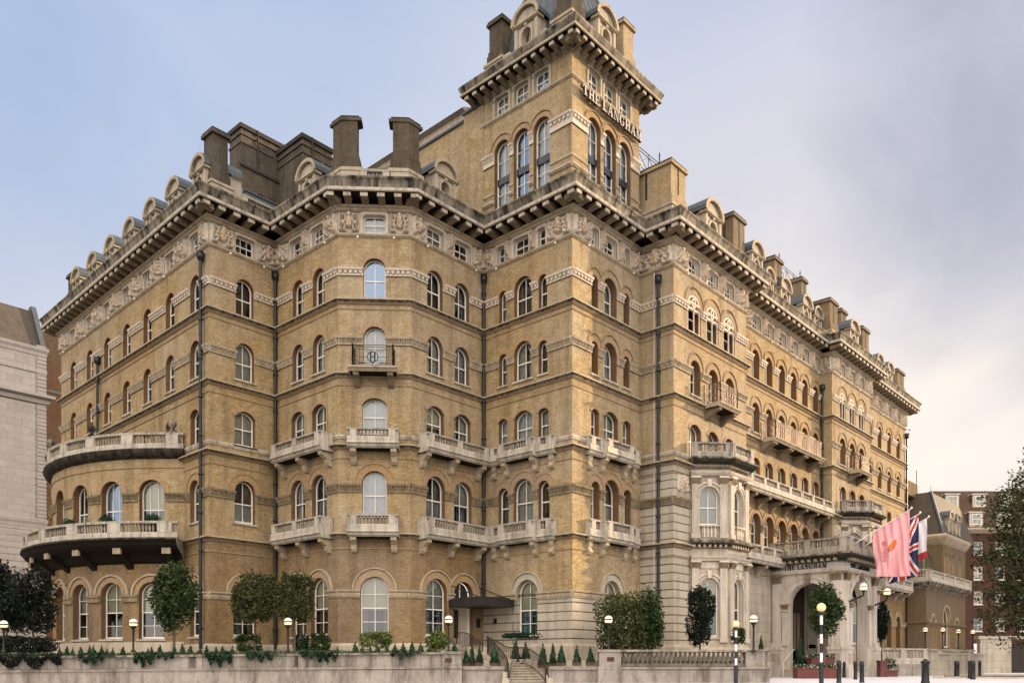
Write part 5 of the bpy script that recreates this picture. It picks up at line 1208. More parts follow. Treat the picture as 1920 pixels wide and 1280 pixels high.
mb = MB(); slab(mb, FW, ua, ub, -.5, 0, GZ, GZ, ma - .05, mb_ - .05); slab(mb, FW, ua, ub, -.5, .07, ma - .05, mb_ - .05, ma, mb_); slab(mb, FW, ua, ub, -.5, .03, ma, mb_, ma + .05, mb_ + .05)
slab(mb, FW, ua, ub, -.5, -.08, ma + .05, mb_ + .05, za - .10, zb_ - .10)
zi = lambda u: (za + (zb_ - za) * (u - ua) / (ub - ua)); mi_ = lambda u: (ma + (mb_ - ma) * (u - ua) / (ub - ua))
for px in (18, 92, 156, 258, 354, 365, 545, 560, 735):
    u = uw(px); w = .32; slab(mb, FW, u - w, u + w, -.3, -.03, mi_(u) + .05, mi_(u) + .05, zi(u) - .1, zi(u) - .1)
mb.build('wall', 'wallst', gw)
mb = MB(); slab(mb, FW, ua, ub, -.55, .06, za - .10, zb_ - .10, za - .03, zb_ - .03); slab(mb, FW, ua, ub, -.52, .02, za - .03, zb_ - .03, za, zb_); mb.build('coping', 'stained', gw)
mb = MB(); u0, u1 = uw(828), ub; slab(mb, FW, u0, u1, -.6, .10, GZ, GZ, mb_ - .05, mb_ - .05); slab(mb, FW, u0, u1, -.6, .16, mb_ - .05, mb_ - .05, mb_ + .04, mb_ + .04); slab(mb, FW, u0 + .04, u1 - .04, -.6, .08, mb_ + .04, mb_ + .04, zb_ - .1, zb_ - .1)
slab(mb, FW, u0 - .03, u1 + .03, -.62, .17, zb_ - .1, zb_ - .1, zb_ + .02, zb_ + .02); mb.build('end_pier', 'wallst', gw)
mb = MB(); mb.box(FW, uw(835), uw(847), .08, .10, wz(841, 1241), wz(841, 1233)); mb.build('plaque', 'plaque', gw)
# low walls either side of the steps
for nm, p0, p1, lab in (('low_wall', 868, 946, 'low pale stone wall left of the front steps, carrying conifers in boxes'), ('low_wall', 1030, 1124, 'low pale stone wall right of the front steps, carrying conifers in boxes')):
    u0, u1 = uw(p0), uw(p1); zt = wz(p0, 1248); t = thing(nm, lab, 'wall', FW.p((u0 + u1) / 2, GZ))
    mb = MB(); mb.box(FW, u0, u1, -1.6, -.25, GZ, zt - .16); mb.box(FW, u0, u1, -1.6, -.16, zt - .16, zt - .08); mb.box(FW, u0, u1, -1.6, -.22, zt - .08, zt); mb.build('wall', 'wallst', t)
# balustraded wall on the right
u0, u1 = uw(1122), uw(1400); zt = wz(1250, 1217); zm = wz(1250, 1250)
bw = thing('balustrade_wall', 'pale stone balustraded wall with round ended pier, between the steps and the entrance porch', 'wall', FW.p((u0 + u1) / 2, GZ))
ue = uw(1447)
mb = MB(); mb.box(FW, u0, ue - .5, -.5, 0, GZ, zm - .08); mb.box(FW, u0, ue - .5, -.52, .08, zm - .08, zm)
mb.box(FW, u0 - .02, uw(1166), -.55, .12, GZ, zm + .03); mb.box(FW, u0 + .04, uw(1164), -.5, .06, zm + .03, zt - .1); mb.box(FW, u0 - .06, uw(1400), -.52, .10, zt - .1, zt)
mb.box(FW, uw(1398), uw(1434), -.5, .05, zm, zt - .1); mb.box(FW, uw(1404), uw(1428), .05, .065, zm + .12, zt - .2); mb.build('wall', 'wallst', bw)
mb = MB(); c_ = FW.xy(ue - .62, -.65)
mb.lathe(c_, [(.72, GZ), (.72, zm - .1), (.80, zm - .08), (.80, zm), (.70, zm + .02)], 24); mb.lathe(c_, [(.66, zt - .1), (.74, zt - .08), (.74, zt), (.3, zt + .01)], 24)
balusters(mb, FW.xy(uw(1436), -.10), FW.xy(ue - .05, -.45), zm, zt - .1 - zm, 0, .2); mb.build('round_end', 'wallst', bw)
mb = MB(); n0 = uw(1166); n1 = uw(1398); mb.box(FW, n0, n1, -.42, -.02, zm, zm + .17); zq = zm + .17; hq = zt - .1 - zq
for q in range(26):
    u = n0 + (n1 - n0) * (q + .5) / 26; mb.lathe(FW.xy(u, -.2), [(.075, zq), (.085, zq + .05 * hq), (.05, zq + .12 * hq), (.105, zq + .38 * hq), (.10, zq + .52 * hq), (.05, zq + .78 * hq), (.045, zq + .88 * hq), (.085, zq + .93 * hq), (.085, zq + hq)], 10); tag(mb.build('balusters', 'baldk', bw), None)
mb = MB(); mb.box(FW, uw(1138), uw(1151), .06, .08, wz(1144, 1239), wz(1144, 1231)); mb.build('plaque', 'plaque', bw)
# front steps with railings
u0, u1 = uw(953), uw(1022); st = thing('front_steps', 'narrow flight of pale stone steps rising between curved bronze railings', 'steps', FW.p((u0 + u1) / 2, GZ))
mb = MB()
for q in range(8): mb.box(FW, u0 + .04 * q, u1 - .10 * q, -3.2, .45 - .34 * q, GZ + .118 * q, GZ + .118 * (q + 1) - .035, 1); mb.box(FW, u0 + .04 * q, u1 - .10 * q, -3.2, .50 - .34 * q, GZ + .118 * (q + 1) - .035, GZ + .118 * (q + 1))
mb.build('treads', ['stone', 'baldk'], st)  # darker risers put the step shading into the colour
mb = MB(); slab(mb, FW, u0 - .26, u0, -2.6, .55, GZ, GZ, GZ + .5, GZ + .5); mb.box(FW, u0 - .3, u0 + .02, .3, .62, GZ, GZ + .22); mb.box(FW, u1, u1 + .3, .3, .62, GZ, GZ + .22)
for q in range(8): mb.box(FW, u1 - .10 * q - .06, u1 - .10 * q + .2, .1 - .34 * q, .5 - .34 * q, GZ, GZ + .12 * q + .25)
mb.box(FW, u0 - .2, u1 - .8, -2.62, -2.5, GZ + .8, GZ + 1.08); 
for q in range(6): mb.box(FW, u0 + .1 + q * .17, u0 + .17 + q * .17, -2.50, -2.49, GZ + .88, GZ + 1.0, 1)
fl = F45.p(3.76, 2.0, .2); a_ = Vector((*FW.xy(u0 + .2, -3.0), 1.1)); b_ = Vector((fl[0], fl[1] - .5, 1.98))
for q in range(6):
    p = a_.lerp(b_, (q + .5) / 6); f_ = Fr(p[:2], (b_.x - a_.x, b_.y - a_.y)); mb.box(f_, -.9, .9, -.9, .9, p.z - .5, p.z - .002 * q)
mb.build('stair_kerb', ['stone', 'dark'], st)
def railing(pts, drop=.85, sp=.14):
    P = []
    for px, d, py in pts: x, y = at(px, d); P.append(Vector((x, y, CAMZ + (1244 - py) * d / FPX)))
    n = 6; Q = []
    for i in range(len(P) - 1):
        p0, p1, p2, p3 = P[max(0, i - 1)], P[i], P[i + 1], P[min(len(P) - 1, i + 2)]
        for k_ in range(n):
            t = k_ / n; Q.append(.5 * ((2 * p1) + (p2 - p0) * t + (2 * p0 - 5 * p1 + 4 * p2 - p3) * t * t + (3 * p1 - p0 - 3 * p2 + p3) * t ** 3))
    Q.append(P[-1]); mb = MB(); mb.path(Q, .028, 6); D_ = Vector((0, 0, drop)); mb.path([q - D_ * .88 for q in Q], .014, 4)
    acc = 0
    for a, b in zip(Q, Q[1:]):
        L = (b - a).length
        while acc < L: p = a.lerp(b, acc / L); mb.tube(p, p - D_, .010, n=4); acc += sp
        acc -= L
    for p in (Q[0], Q[-1]): mb.tube(p + Vector((0, 0, .05)), p - D_, .03, n=6)
    return mb.build('handrail', 'rail', st)
railing([(953, 36.6, 1244), (949, 37.2, 1231), (939, 38.2, 1217), (927, 39.6, 1206), (914, 41.2, 1193)])
railing([(1023, 36.6, 1246), (1016, 37.1, 1234), (1002, 38, 1222), (986, 38.8, 1214), (970, 39.3, 1213)])
railing([(972, 39.3, 1214), (950, 39.9, 1212), (936, 40.6, 1204), (916, 42.0, 1194)]); railing([(905, 41.8, 1207), (890, 43, 1195), (874, 44.6, 1186), (856, 44.9, 1186)])
# terrace behind the walls
mb = MB(); A = [FW.xy(uw(-170), -.4), FW.xy(uw(866), -.4), FW.xy(uw(866), -2.9), FW.xy(uw(1124), -2.9), FW.xy(uw(1124), -.4), FW.xy(ue - .3, -.4), (53.2, 24.4), (33, 26.2), (27, 34), (21.2, 41), (16, 62), (-5, 80)]
mb.poly([(x, y, 1.16) for x, y in A]); B = A + [A[0]]
for a, b in zip(B, B[1:]): mb.poly(((*a, GZ), (*b, GZ), (*b, 1.16), (*a, 1.16)))
tag(mb.build('terrace', 'stone'), None, kind='structure')
# ------------------------------------------------------------------ planting
rnd = random.Random(11)
def leaves(mb, c, rx, ry, rz, n, size, shape='ball', clump=30, shell=.55, rough=.17, stray=.07):
    """leaf-sized faces in clumps through the crown; c is the crown's centre"""
    cl = []; s1, s2 = rnd.uniform(0, 6), rnd.uniform(0, 6)
    def lump(p):
        if shape == 'cone' or p.length < .01: return 1
        a_ = atan2(p.y, p.x); e_ = p.z / p.length; return 1 + rough * (sin(3 * a_ + s1) * cos(2.3 * e_ * 2 + s2) + .7 * sin(5 * a_ - s2 + 4 * e_) + .5 * sin(9 * a_ + 7 * e_ + s1)) / 1.6
    while len(cl) < clump:
        v = Vector((rnd.uniform(-1, 1), rnd.uniform(-1, 1), rnd.uniform(-1, 1)))
        if shape == 'ball' and (v.length > 1 or v.length < shell): continue
        if shape == 'egg':
            w = 1 - .35 * max(0, v.z) ; q = Vector((v.x / w, v.y / w, v.z))
            if q.length > 1 or q.length < shell: continue
        if shape == 'box' and max(abs(v.x), abs(v.y), abs(v.z)) < shell: continue
        if shape == 'cone':
            lim = (1 - v.z) / 2
            l = math.hypot(v.x, v.y)
            if l > lim or l < lim * .55: continue
        cl.append(v)
    for i in range(n):
        v = cl[rnd.randrange(clump)]; cr = .26 if shape != 'cone' else .10
        p = v + Vector((rnd.gauss(0, cr), rnd.gauss(0, cr), rnd.gauss(0, cr * .8)))
        if shape == 'cone':
            lim = max(.02, (1.02 - p.z) / 2); l = math.hypot(p.x, p.y)
            if l > lim: p.x *= lim / l; p.y *= lim / l
        elif shape == 'box':
            l4 = (p.x ** 4 + p.y ** 4 + p.z ** 4) ** .25
            if l4 > 1.04: p = p * (rnd.uniform(.92, 1.06) / l4)
        elif p.length > 1.12: p = p.normalized() * rnd.uniform(.95, 1.12)
        p = p * lump(p) * (rnd.uniform(1.05, 1.22) if rnd.random() < stray and shape != 'cone' else 1)
        P = Vector((c[0] + p.x * rx, c[1] + p.y * ry, c[2] + p.z * rz)); s = size * rnd.uniform(.6, 1.35)
        a = Vector((rnd.gauss(0, 1), rnd.gauss(0, 1), rnd.gauss(0, .7))).normalized(); b = a.orthogonal().normalized(); b = (b * cos(q_ := rnd.uniform(0, 6.3)) + a.cross(b) * sin(q_))
        mb.poly((P - a * s, P + b * s * .45, P + a * s, P - b * s * .45), 0)
def lab(px, d, py): x, y = at(px, d); return (x, y, CAMZ + (1244 - py) * d / FPX)
def tree(px, d, x0, x1, y0, y1, yb, label, shape='ball', leaf='leaf', n=2600, size=.10, name='standard_tree', cat='tree', group=None, clump=46, shell=.45, trunk=True, tr=.06, dep=1.0, tpx=None):
    """crown between bearings x0..x1 and heights y0..y1, standing at distance d"""
    s = d / FPX; c = lab((x0 + x1) / 2, d, (y0 + y1) / 2); b = lab(tpx or px, d, yb); t = thing(name, label, cat, (b[0], b[1], b[2]), group)
    mb = MB(); rx = (x1 - x0) / 2 * s * .97; rz = (y1 - y0) / 2 * s * .97; leaves(mb, c, rx, rx * dep, rz, int(n * 1.45), size * .92, shape, clump, shell); mb.build('crown', leaf, t)
    if trunk:
        mb = MB(); p = [Vector(b), Vector((b[0] + .02, b[1], b[2] + (c[2] - rz - b[2]) * .6)), Vector((c[0], c[1], c[2] - rz * .6)), Vector((c[0], c[1], c[2] + rz * .3))]
        for i in range(3): mb.tube(p[i], p[i + 1], tr * (1 - .2 * i), tr * (.8 - .2 * i), 7)
        for i in range(7):
            q = rnd.uniform(0, 6.28); z = rnd.uniform(-.5, .3); e = Vector((c[0] + cos(q) * rx * .7, c[1] + sin(q) * rx * .7, c[2] + rz * rnd.uniform(-.3, .7))); mb.tube(Vector((c[0], c[1], c[2] + z * rz)), e, tr * .4, tr * .12, 5)
        mb.build('trunk', 'bark', t)
    return t
tree(326, 39.6, 290, 364, 1057, 1180, 1222, 'dark green standard tree standing before the round bow windows', 'ball', 'leaf', 4200, .095, tr=.075, clump=60)
tree(478, 39.4, 441, 511, 1076, 1163, 1222, 'olive box clipped tree, left of the touching pair by the octagonal bay', 'box', 'leafol', 3800, .085, clump=80, shell=.6, dep=.8)
tree(552, 39.2, 520, 584, 1078, 1163, 1222, 'olive box clipped tree, right of the touching pair by the octagonal bay', 'box', 'leafol', 3600, .085, clump=80, shell=.6, dep=.8)
tree(1165, 40.2, 1124, 1200, 1114, 1222, 1225, 'bushy olive shrub behind a globe lamp beside the coursed stone corner', 'box', 'leafol', 4200, .09, 'bay_shrub', 'shrub', clump=90, shell=.5, trunk=False)
tree(1213, 41.0, 1184, 1244, 1106, 1222, 1225, 'taller deep green shrub touching the stone pier with the down pipe', 'egg', 'leaf', 3800, .09, 'bay_shrub', 'shrub', clump=80, shell=.35, trunk=False)
tree(1312, 42.2, 1289, 1337, 1103, 1204, 1222, 'nearly black box clipped tree in front of the stone canted bay', 'box', 'leafbk', 3200, .09, clump=80, shell=.55, dep=.8)
tree(1546, 49.0, 1519, 1577, 1097, 1190, 1248, 'egg shaped bay tree in front of the entrance porch pillar', 'egg', 'leaf', 3000, .12, clump=60, shell=.4)
tree(1653, 57.5, 1641, 1664, 1126, 1196, 1245, 'narrow dark clipped tree right of the entrance porch', 'egg', 'leafbk', 1500, .12, clump=40, shell=.4)
tree(8, 43.0, -30, 28, 1056, 1150, 1222, 'loose dark street tree cut by the left edge of the picture', 'ball', 'leafbk', 2600, .11, clump=36, shell=.3, tpx=12)
tree(62, 42.0, 22, 99, 1070, 1182, 1222, 'dense black green tree beside the round bow', 'box', 'leafbk', 4200, .10, clump=70, shell=.3, tpx=62)
tree(33, 41.5, -6, 52, 1108, 1180, 1222, 'shorter black green tree between the two left hand street trees', 'ball', 'leafbk', 2200, .11, clump=40, shell=.3, tpx=34)
# far right plane tree
tree(1945, 60, 1872, 2020, 900, 1210, 1262, 'big dark plane tree at the right edge in front of the red brick building', 'ball', 'leafplane', 2600, .17, clump=150, shell=.25, tr=.3, name='plane_tree')
t_ = bpy.data.objects['plane_tree']
mb = MB(); br = MB(); base_ = Vector(lab(1935, 60, 1150))
for bx_, by_, r_, n_ in ((1878, 935, 1.5, 620), (1912, 885, 1.3, 420), (1862, 985, 1.7, 760), (1905, 960, 2.0, 900), (1850, 1050, 1.5, 620), (1886, 1040, 2.0, 950), (1862, 1110, 1.7, 700), (1905, 1120, 2.2, 900), (1842, 1160, 1.1, 330), (1880, 1180, 1.6, 500), (1915, 1030, 2.0, 800), (1925, 855, .9, 200), (1898, 905, .9, 240), (1930, 930, 1.8, 600)):
    c = lab(bx_ + 16, 58 + rnd.uniform(0, 4), by_); leaves(mb, c, r_, r_, r_ * .8, int(n_ * .72), .13, 'ball', 20, .1, rough=.3, stray=.12); br.tube(base_, base_.lerp(Vector(c), .55) + Vector((0, 0, .6)), .12, .07, 5); br.tube(base_.lerp(Vector(c), .55) + Vector((0, 0, .6)), c, .07, .02, 5)
mb.build('crown', 'leafplane', t_); br.build('branch', 'bark', t_)
def hedge(x0, x1, y0, y1, d, label, leaf='leaf', n=900, shape='box', size=.07, name='hedge', cat='hedge', dep=.35, group=None):
    s = d / FPX; c = lab((x0 + x1) / 2, d, (y0 + y1) / 2); b = lab((x0 + x1) / 2, d, y1); rx = (x1 - x0) / 2 * s; rz = (y1 - y0) / 2 * s
    mb = MB(); vx = Vector((ST, -CT, 0)); n0 = len(mb.v); leaves(mb, (0, 0, 0), rx, dep, rz, int(n * 1.9), size, shape, max(24, int(rx * 60)), .6)
    mb.v = [(c[0] + x * ST + y * CT, c[1] - x * CT + y * ST, c[2] + z) for x, y, z in mb.v]
    return tag(mb.build(name, leaf), label, cat, group)
hedge(-10, 98, 1193, 1222, 38.6, 'dark clipped hedge behind the wall at the far left', 'leafbk', 2200)
hedge(446, 489, 1190, 1220, 39.6, 'square green hedge under the window behind the clipped pair of trees', 'leaf', 900)
hedge(553, 577, 1190, 1218, 40.0, 'small green hedge below the window half hidden by a clipped tree', 'leafcon', 500)
hedge(584, 618, 1187, 1220, 39.8, 'green hedge below the narrow bay window left of the frontal one', 'leaf', 800)
hedge(679, 731, 1186, 1212, 39.6, 'variegated hedge under the frontal ground floor bay window', 'leafbr', 1300)
hedge(799, 841, 1184, 1216, 39.2, 'round variegated bush left of the side door', 'leafbr', 1300, 'ball', name='round_bush', cat='bush', dep=.5)
for x0, x1, lb in ((948, 1010, 'green window box hedge under the tall window with green drapes'), (1373, 1396, 'window box of green leaves under the canted bay window')): hedge(x0, x1, 1186 if x0 < 1000 else 1178, 1195 if x0 < 1000 else 1204, 41.0 if x0 < 1000 else 43.5, lb, 'leafcon' if x0 < 1000 else 'leaf', 500, name='window_box', cat='window box', dep=.2)
# ivy along and over the wall
def ivy(x0, x1, y1, label, n=420):
    mb = MB(); ua_, ub_ = uw(x0), uw(x1); c = (x0 + x1) / 2
    for i in range(n):
        u = rnd.uniform(ua_, ub_); f_ = (u - ua_) / (ub_ - ua_); hang = (.25 + .75 * abs(sin(f_ * 9 + x0)) * (1 - .4 * abs(2 * f_ - 1))); k_ = rnd.random() ** .8
        zt = zi(u); zlow = wz(c, y1); z = zt + .13 - k_ * (zt + .13 - zlow) * hang; o = .05 + rnd.uniform(0, .10) if z < zt else rnd.uniform(-.3, .1)
        P = Vector(FW.p(u, z, o)); s = rnd.uniform(.04, .085); a = Vector((rnd.gauss(0, 1), rnd.gauss(0, 1), rnd.gauss(0, 1))).normalized(); b = a.orthogonal().normalized(); mb.poly((P - a * s, P + b * s * .7, P + a * s, P - b * s * .7))
    tag(mb.build('trailing_ivy', 'leafcon' if x0 > 60 else 'leafbk'), label, 'ivy', 'ivy hanging over the garden wall')
for a, b, y, n, lb in ((-20, 116, 1256, 1500, 'broad dark ivy curtain hanging over the far left end of the wall'), (150, 196, 1248, 380, 'ivy tuft hanging over the wall below the bow, left of a globe lamp'), (252, 292, 1252, 420, 'ivy clump falling beside the globe lamp below the bow'), (296, 330, 1238, 200, 'short ivy fringe on the wall below the dark standard tree'), (386, 436, 1252, 560, 'ivy spray hanging low below the corner pier and its down pipe'), (462, 516, 1242, 420, 'ivy tuft on the wall below the left clipped tree'), (562, 602, 1236, 300, 'ivy tuft on the wall below the right clipped tree'), (594, 634, 1246, 380, 'thin ivy trails hanging left of the frontal bay window'), (733, 776, 1236, 240, 'small ivy tuft on the wall right of the frontal bay window')): ivy(a, b, y, lb, n)
mb = MB()
for i in range(5200):
    u = rnd.uniform(uw(-60), uw(826)); P = Vector(FW.p(u, zi(u) + rnd.uniform(-.02, .16) * rnd.random(), rnd.uniform(-.9, .02))); s = rnd.uniform(.03, .07); a = Vector((rnd.gauss(0, 1), rnd.gauss(0, 1), rnd.gauss(0, 1))).normalized(); b = a.orthogonal().normalized(); mb.poly((P - a * s, P + b * s * .6, P + a * s, P - b * s * .6))
tag(mb.build('ground_cover', 'leaf'), 'low leafy ground cover along the top of the garden wall', 'ground cover', kind='stuff')
# little cone shrubs along the wall
def cone_mesh(n, size, seed):
    global rnd; keep = rnd; rnd = random.Random(seed); mb = MB(); leaves(mb, (0, 0, .5), .26, .26, .5, n, size, 'cone', 90, .5); rnd = keep
    mb.lathe((0, 0), [(.20, .02), (.13, .35), (.06, .68), (.01, .9)], 8); o = mb.build('cone_shrub', 'leafcon'); m = o.data; bpy.data.objects.remove(o); return m
CM = [cone_mesh(520, .055, s_) for s_ in range(3)]; CML = [cone_mesh(1500, .035, s_ + 9) for s_ in range(3)]
for px in (105, 119, 130, 144, 161, 169, 185, 195, 206, 225, 272, 280, 294, 322, 338, 352, 371, 384, 401, 414, 431, 631, 664, 677, 692, 706, 724, 739, 755, 772, 788, 805, 852):
    u = uw(px); o = bpy.data.objects.new('cone_shrub', CM[rnd.randrange(3)]); C.objects.link(o)
    h = rnd.uniform(.48, .66); o.location = FW.p(u, zi(u) - .12, -.32 + rnd.uniform(-.06, .06)); o.scale = (h * 1.2, h * 1.2, h * rnd.uniform(.85, 1.1)); o.rotation_euler = (0, 0, rnd.uniform(0, 6))
    tag(o, 'tiny dark cone shrub in the row on the wall top below the round bow' if px < 330 else ('tiny dark cone shrub in the row on the wall top below the corner pier' if px < 440 else ('tiny dark cone shrub on the wall top right beside the side door lamp' if px == 852 else 'tiny dark cone shrub in the row on the wall top below the octagonal bay')), 'shrub', 'little cone shrubs along the garden wall')
big = [(874, 37.9, 1210, 1243, 15, 'boxed cone conifer on the low wall beside the garden wall pier'), (885, 38.6, 1200, 1243, 15, 'slim taller conifer behind the boxed cones left of the steps'), (899, 37.9, 1205, 1243, 16, 'boxed cone conifer in the middle of the low wall left of the steps'), (927, 37.9, 1201, 1243, 20, 'boxed cone conifer nearest the left handrail of the steps'),
       (967, 40.6, 1194, 1238, 22, 'dark cone conifer behind the head of the front steps, the left one of two'), (986, 40.6, 1196, 1238, 20, 'dark cone conifer behind the head of the front steps, the right one of two'), (1018, 38.3, 1203, 1246, 22, 'tall cone conifer right against the right handrail of the steps'), (1037, 38.6, 1200, 1244, 17, 'slim cone conifer squeezed behind its neighbours right of the steps'),
       (1052, 37.9, 1203, 1243, 20, 'boxed cone conifer with a wide skirt right of the steps'), (1082, 37.9, 1206, 1242, 18, 'boxed cone conifer standing apart below the coursed stone corner'), (1107, 37.9, 1207, 1242, 18, 'boxed cone conifer beside the pier of the balustraded wall'),
       (1427, 43.5, 1186, 1216, 10, 'slender cone conifer by the globe lamp left of the porch'), (1501, 51.5, 1186, 1246, 25, 'large dark cone conifer in front of the porch arch')]
for i, (px, d, y0, y1, w, lb) in enumerate(big):
    b = lab(px, d, y1); s = d / FPX; h = (y1 - y0) * s; t = thing('cone_conifer', lb, 'conifer', b, 'cone conifers in planters')
    o = bpy.data.objects.new('foliage', CML[i % 3]); C.objects.link(o); o.parent = t; o.scale = (w * s / .52, w * s / .52, h); o.rotation_euler = (0, 0, i * 1.3)
    mb = MB(); F = Fr((0, 0), (ST, -CT)); e = w * s * .42; mb.box(F, -e, e, -e, e, -.13, .02); mb.box(F, -e - .02, e + .02, -e - .02, e + .02, -.02, .03); c = mb.build('planter_box', 'pot'); c.parent = t
# box balls on the bow balcony
for px, y, lb in ((84, 975, 'low green bush at the far end of the bow balcony'), (130, 968, 'clipped box ball on the bow balcony by the second window'), (201, 966, 'clipped box ball on the bow balcony before the sky reflecting window'), (283, 969, 'clipped box ball on the bow balcony before the window with green drapes')):
    best = min((abs(960 + FPX * ((lambda p: (p[0] * ST - p[1] * CT) / (p[0] * CT + p[1] * ST))(bowpt(a, BR + .9))) - px), a) for a in [q * .5 - 58 for q in range(232)])[1]
    x, y_ = bowpt(best, BR + .85); mb = MB(); leaves(mb, (x, y_, 8.62), .36, .36, .30, 700, .05, 'ball', 50, .7); mb.lathe((x, y_), [(.05, 8.35), (.27, 8.45), (.3, 8.6), (.2, 8.8), (.02, 8.86)], 10); 
    F = Fr((x, y_), (1, 0)); mb.box(F, -.2, .2, -.2, .2, 7.63, 8.36, 1); tag(mb.build('box_ball', ['leafcon', 'pot']), lb, 'bush', 'box balls on the bow balcony')
# planters at the porch
for x0, x1, y0, y1, d, lb in ((1519, 1562, 1232, 1252, 50.2, 'tall dark red planter box before the porch'), (1492, 1572, 1251, 1264, 49.0, 'long low dark red flower trough before the porch')):
    s = d / FPX; c = at((x0 + x1) / 2, d); t = thing('planter', lb, 'planter', (c[0], c[1], GZ)); F = Fr(c, (ST, -CT)); hw = (x1 - x0) / 2 * s; zt = CAMZ + (1244 - y0) * s; zb = GZ
    mb = MB(); mb.box(F, -hw, hw, -.5, .3, zb, zt - .06); mb.box(F, -hw - .04, hw + .04, -.54, .34, zt - .06, zt); mb.build('box', 'redbox', t)
    mb = MB()
    for i in range(700):
        P = Vector(F.p(rnd.uniform(-hw, hw), zt + rnd.uniform(0, .22), rnd.uniform(-.45, .3))); a = Vector((rnd.gauss(0, 1), rnd.gauss(0, 1), rnd.gauss(0, 1))).normalized(); b = a.orthogonal().normalized(); q = rnd.uniform(.03, .06); mb.poly((P - a * q, P + b * q, P + a * q, P - b * q), 1 if rnd.random() < .16 else 0)
    mb.build('flowers', ['leaf', 'white'], t)
x, y = at(1666, 56.0); t = thing('planter', 'small dark red planter with a round shrub right of the porch', 'planter', (x, y, GZ)); F = Fr((x, y), (ST, -CT)); mb = MB(); mb.box(F, -.42, .42, -.4, .4, GZ, GZ + .42); mb.box(F, -.46, .46, -.44, .44, GZ + .36, GZ + .44); mb.build('box', 'redbox', t); mb = MB(); leaves(mb, (x, y, GZ + .85), .42, .42, .36, 500, .06, 'ball', 40, .5); mb.tube((x, y, GZ + .4), (x, y, GZ + .7), .03); mb.build('shrub', 'leafcon', t)
x, y = at(1656, 55.0); mb = MB(); F = Fr((x, y), (ST, -CT)); mb.box(F, -.3, .14, -.3, .3, GZ, GZ + 1.05); mb.box(F, -.34, .18, -.34, .34, GZ + 1.0, GZ + 1.08); tag(mb.build('notice_stand', 'redbox'), 'narrow dark red stand against the porch corner', 'stand')
# ------------------------------------------------------------------ globe lamps, beacons, bollards
def lamp(px, d, py, yb, label, r=.185, group='globe lamps on the garden walls'):
    b = lab(px, d, yb); z = CAMZ + (1244 - py) * d / FPX; t = thing('globe_lamp', label, 'lamp', b, group); c = b[:2]
    mb = MB(); mb.lathe(c, [(.11, b[2]), (.11, b[2] + .06), (.05, b[2] + .14), (.042, z - r - .22), (.06, z - r - .18), (.045, z - r - .1)], 10); mb.build('post', 'iron', t)
    mb = MB(); globe(mb, c, z, r); mb.build('globe', ['iron', 'lampg', 'lampt', 'iron'], t)
for px, py, lb in ((7, 1170, 'lit globe lamp on the wall at the left edge by the dark trees'), (250, 1167, 'lit globe lamp on the wall below the round bow'), (540, 1165, 'lit globe lamp on the wall before the pair of clipped trees'), (841, 1161, 'lit globe lamp on the wall pier beside the side door'), (1141, 1161, 'lit globe lamp before the bushy olive shrub'), (1413, 1160, 'lit globe lamp on the balustraded wall left of the porch')): lamp(px, 37.6, py, 1222, lb)
for px, py, d, lb in ((1735, 1180, 60, 'far globe lamp at the corner of the umber brick wing'), (1768, 1180, 64, 'far globe lamp before the three arched wing windows'), (1797, 1183, 66, 'far globe lamp before the big arched wing window'), (1824, 1184, 68, 'far globe lamp nearest the plane tree')): lamp(px, d, py, 1215, lb, .17, 'far globe lamps')
def beacon(px, d, py, label, r=.165):
    c = at(px, d); z = CAMZ + (1244 - py) * d / FPX; t = thing('crossing_beacon', label, 'beacon', (*c, GZ), 'striped crossing beacons'); zb = GZ; n = 9
    H = z - r - .10 - zb; mb = MB(); mb.lathe(c, [(.085, zb), (.085, zb + H * .34)], 12, 1); cuts = [.34, .47, .60, .73, .86, 1.0]
    for i in range(5): mb.lathe(c, [(.055, zb + H * cuts[i]), (.055, zb + H * cuts[i + 1] - (.03 if i == 4 else 0))], 12, (0, 1, 0, 1, 0)[i])
    mb.lathe(c, [(.06, zb + H - .03), (.11, zb + H), (.12, z - r - .02), (.06, z - r + .02)], 12, 1); mb.build('pole', ['white', 'black'], t)
    mb = MB(); mb.lathe(c, [(max(.01, r * sin(pi * i / 12)), z - r * cos(pi * i / 12)) for i in range(13)], 16); mb.build('globe', 'beac', t)
beacon(1540, 31, 1138, 'black and white striped beacon pole with amber globe before the entrance porch'); beacon(1380, 36.2, 1169, 'black and white striped beacon pole with amber globe before the balustraded wall', .15)
def bollard(px, d, h, w, label, crown=False):
    c = at(px, d); mb = MB(); z = GZ; r = w / 2
    if crown: p = [(r * 1.15, z), (r * 1.15, z + .12), (r, z + .16), (r * .92, z + h * .80), (r * 1.2, z + h * .84), (r * 1.25, z + h * .9), (r * .8, z + h * .93), (r * .5, z + h * .95), (r * .62, z + h * .985), (r * .3, z + h)]
    else: p = [(r * 1.1, z), (r * 1.1, z + .08), (r, z + .1), (r * .97, z + h * .78), (r * 1.1, z + h * .80), (r * 1.1, z + h * .84), (r, z + h * .86), (r * .96, z + h * .95), (r * .5, z + h)]
    mb.lathe(c, p, 14); tag(mb.build('bollard', 'iron'), label, 'bollard', 'black bollards on the pavement')
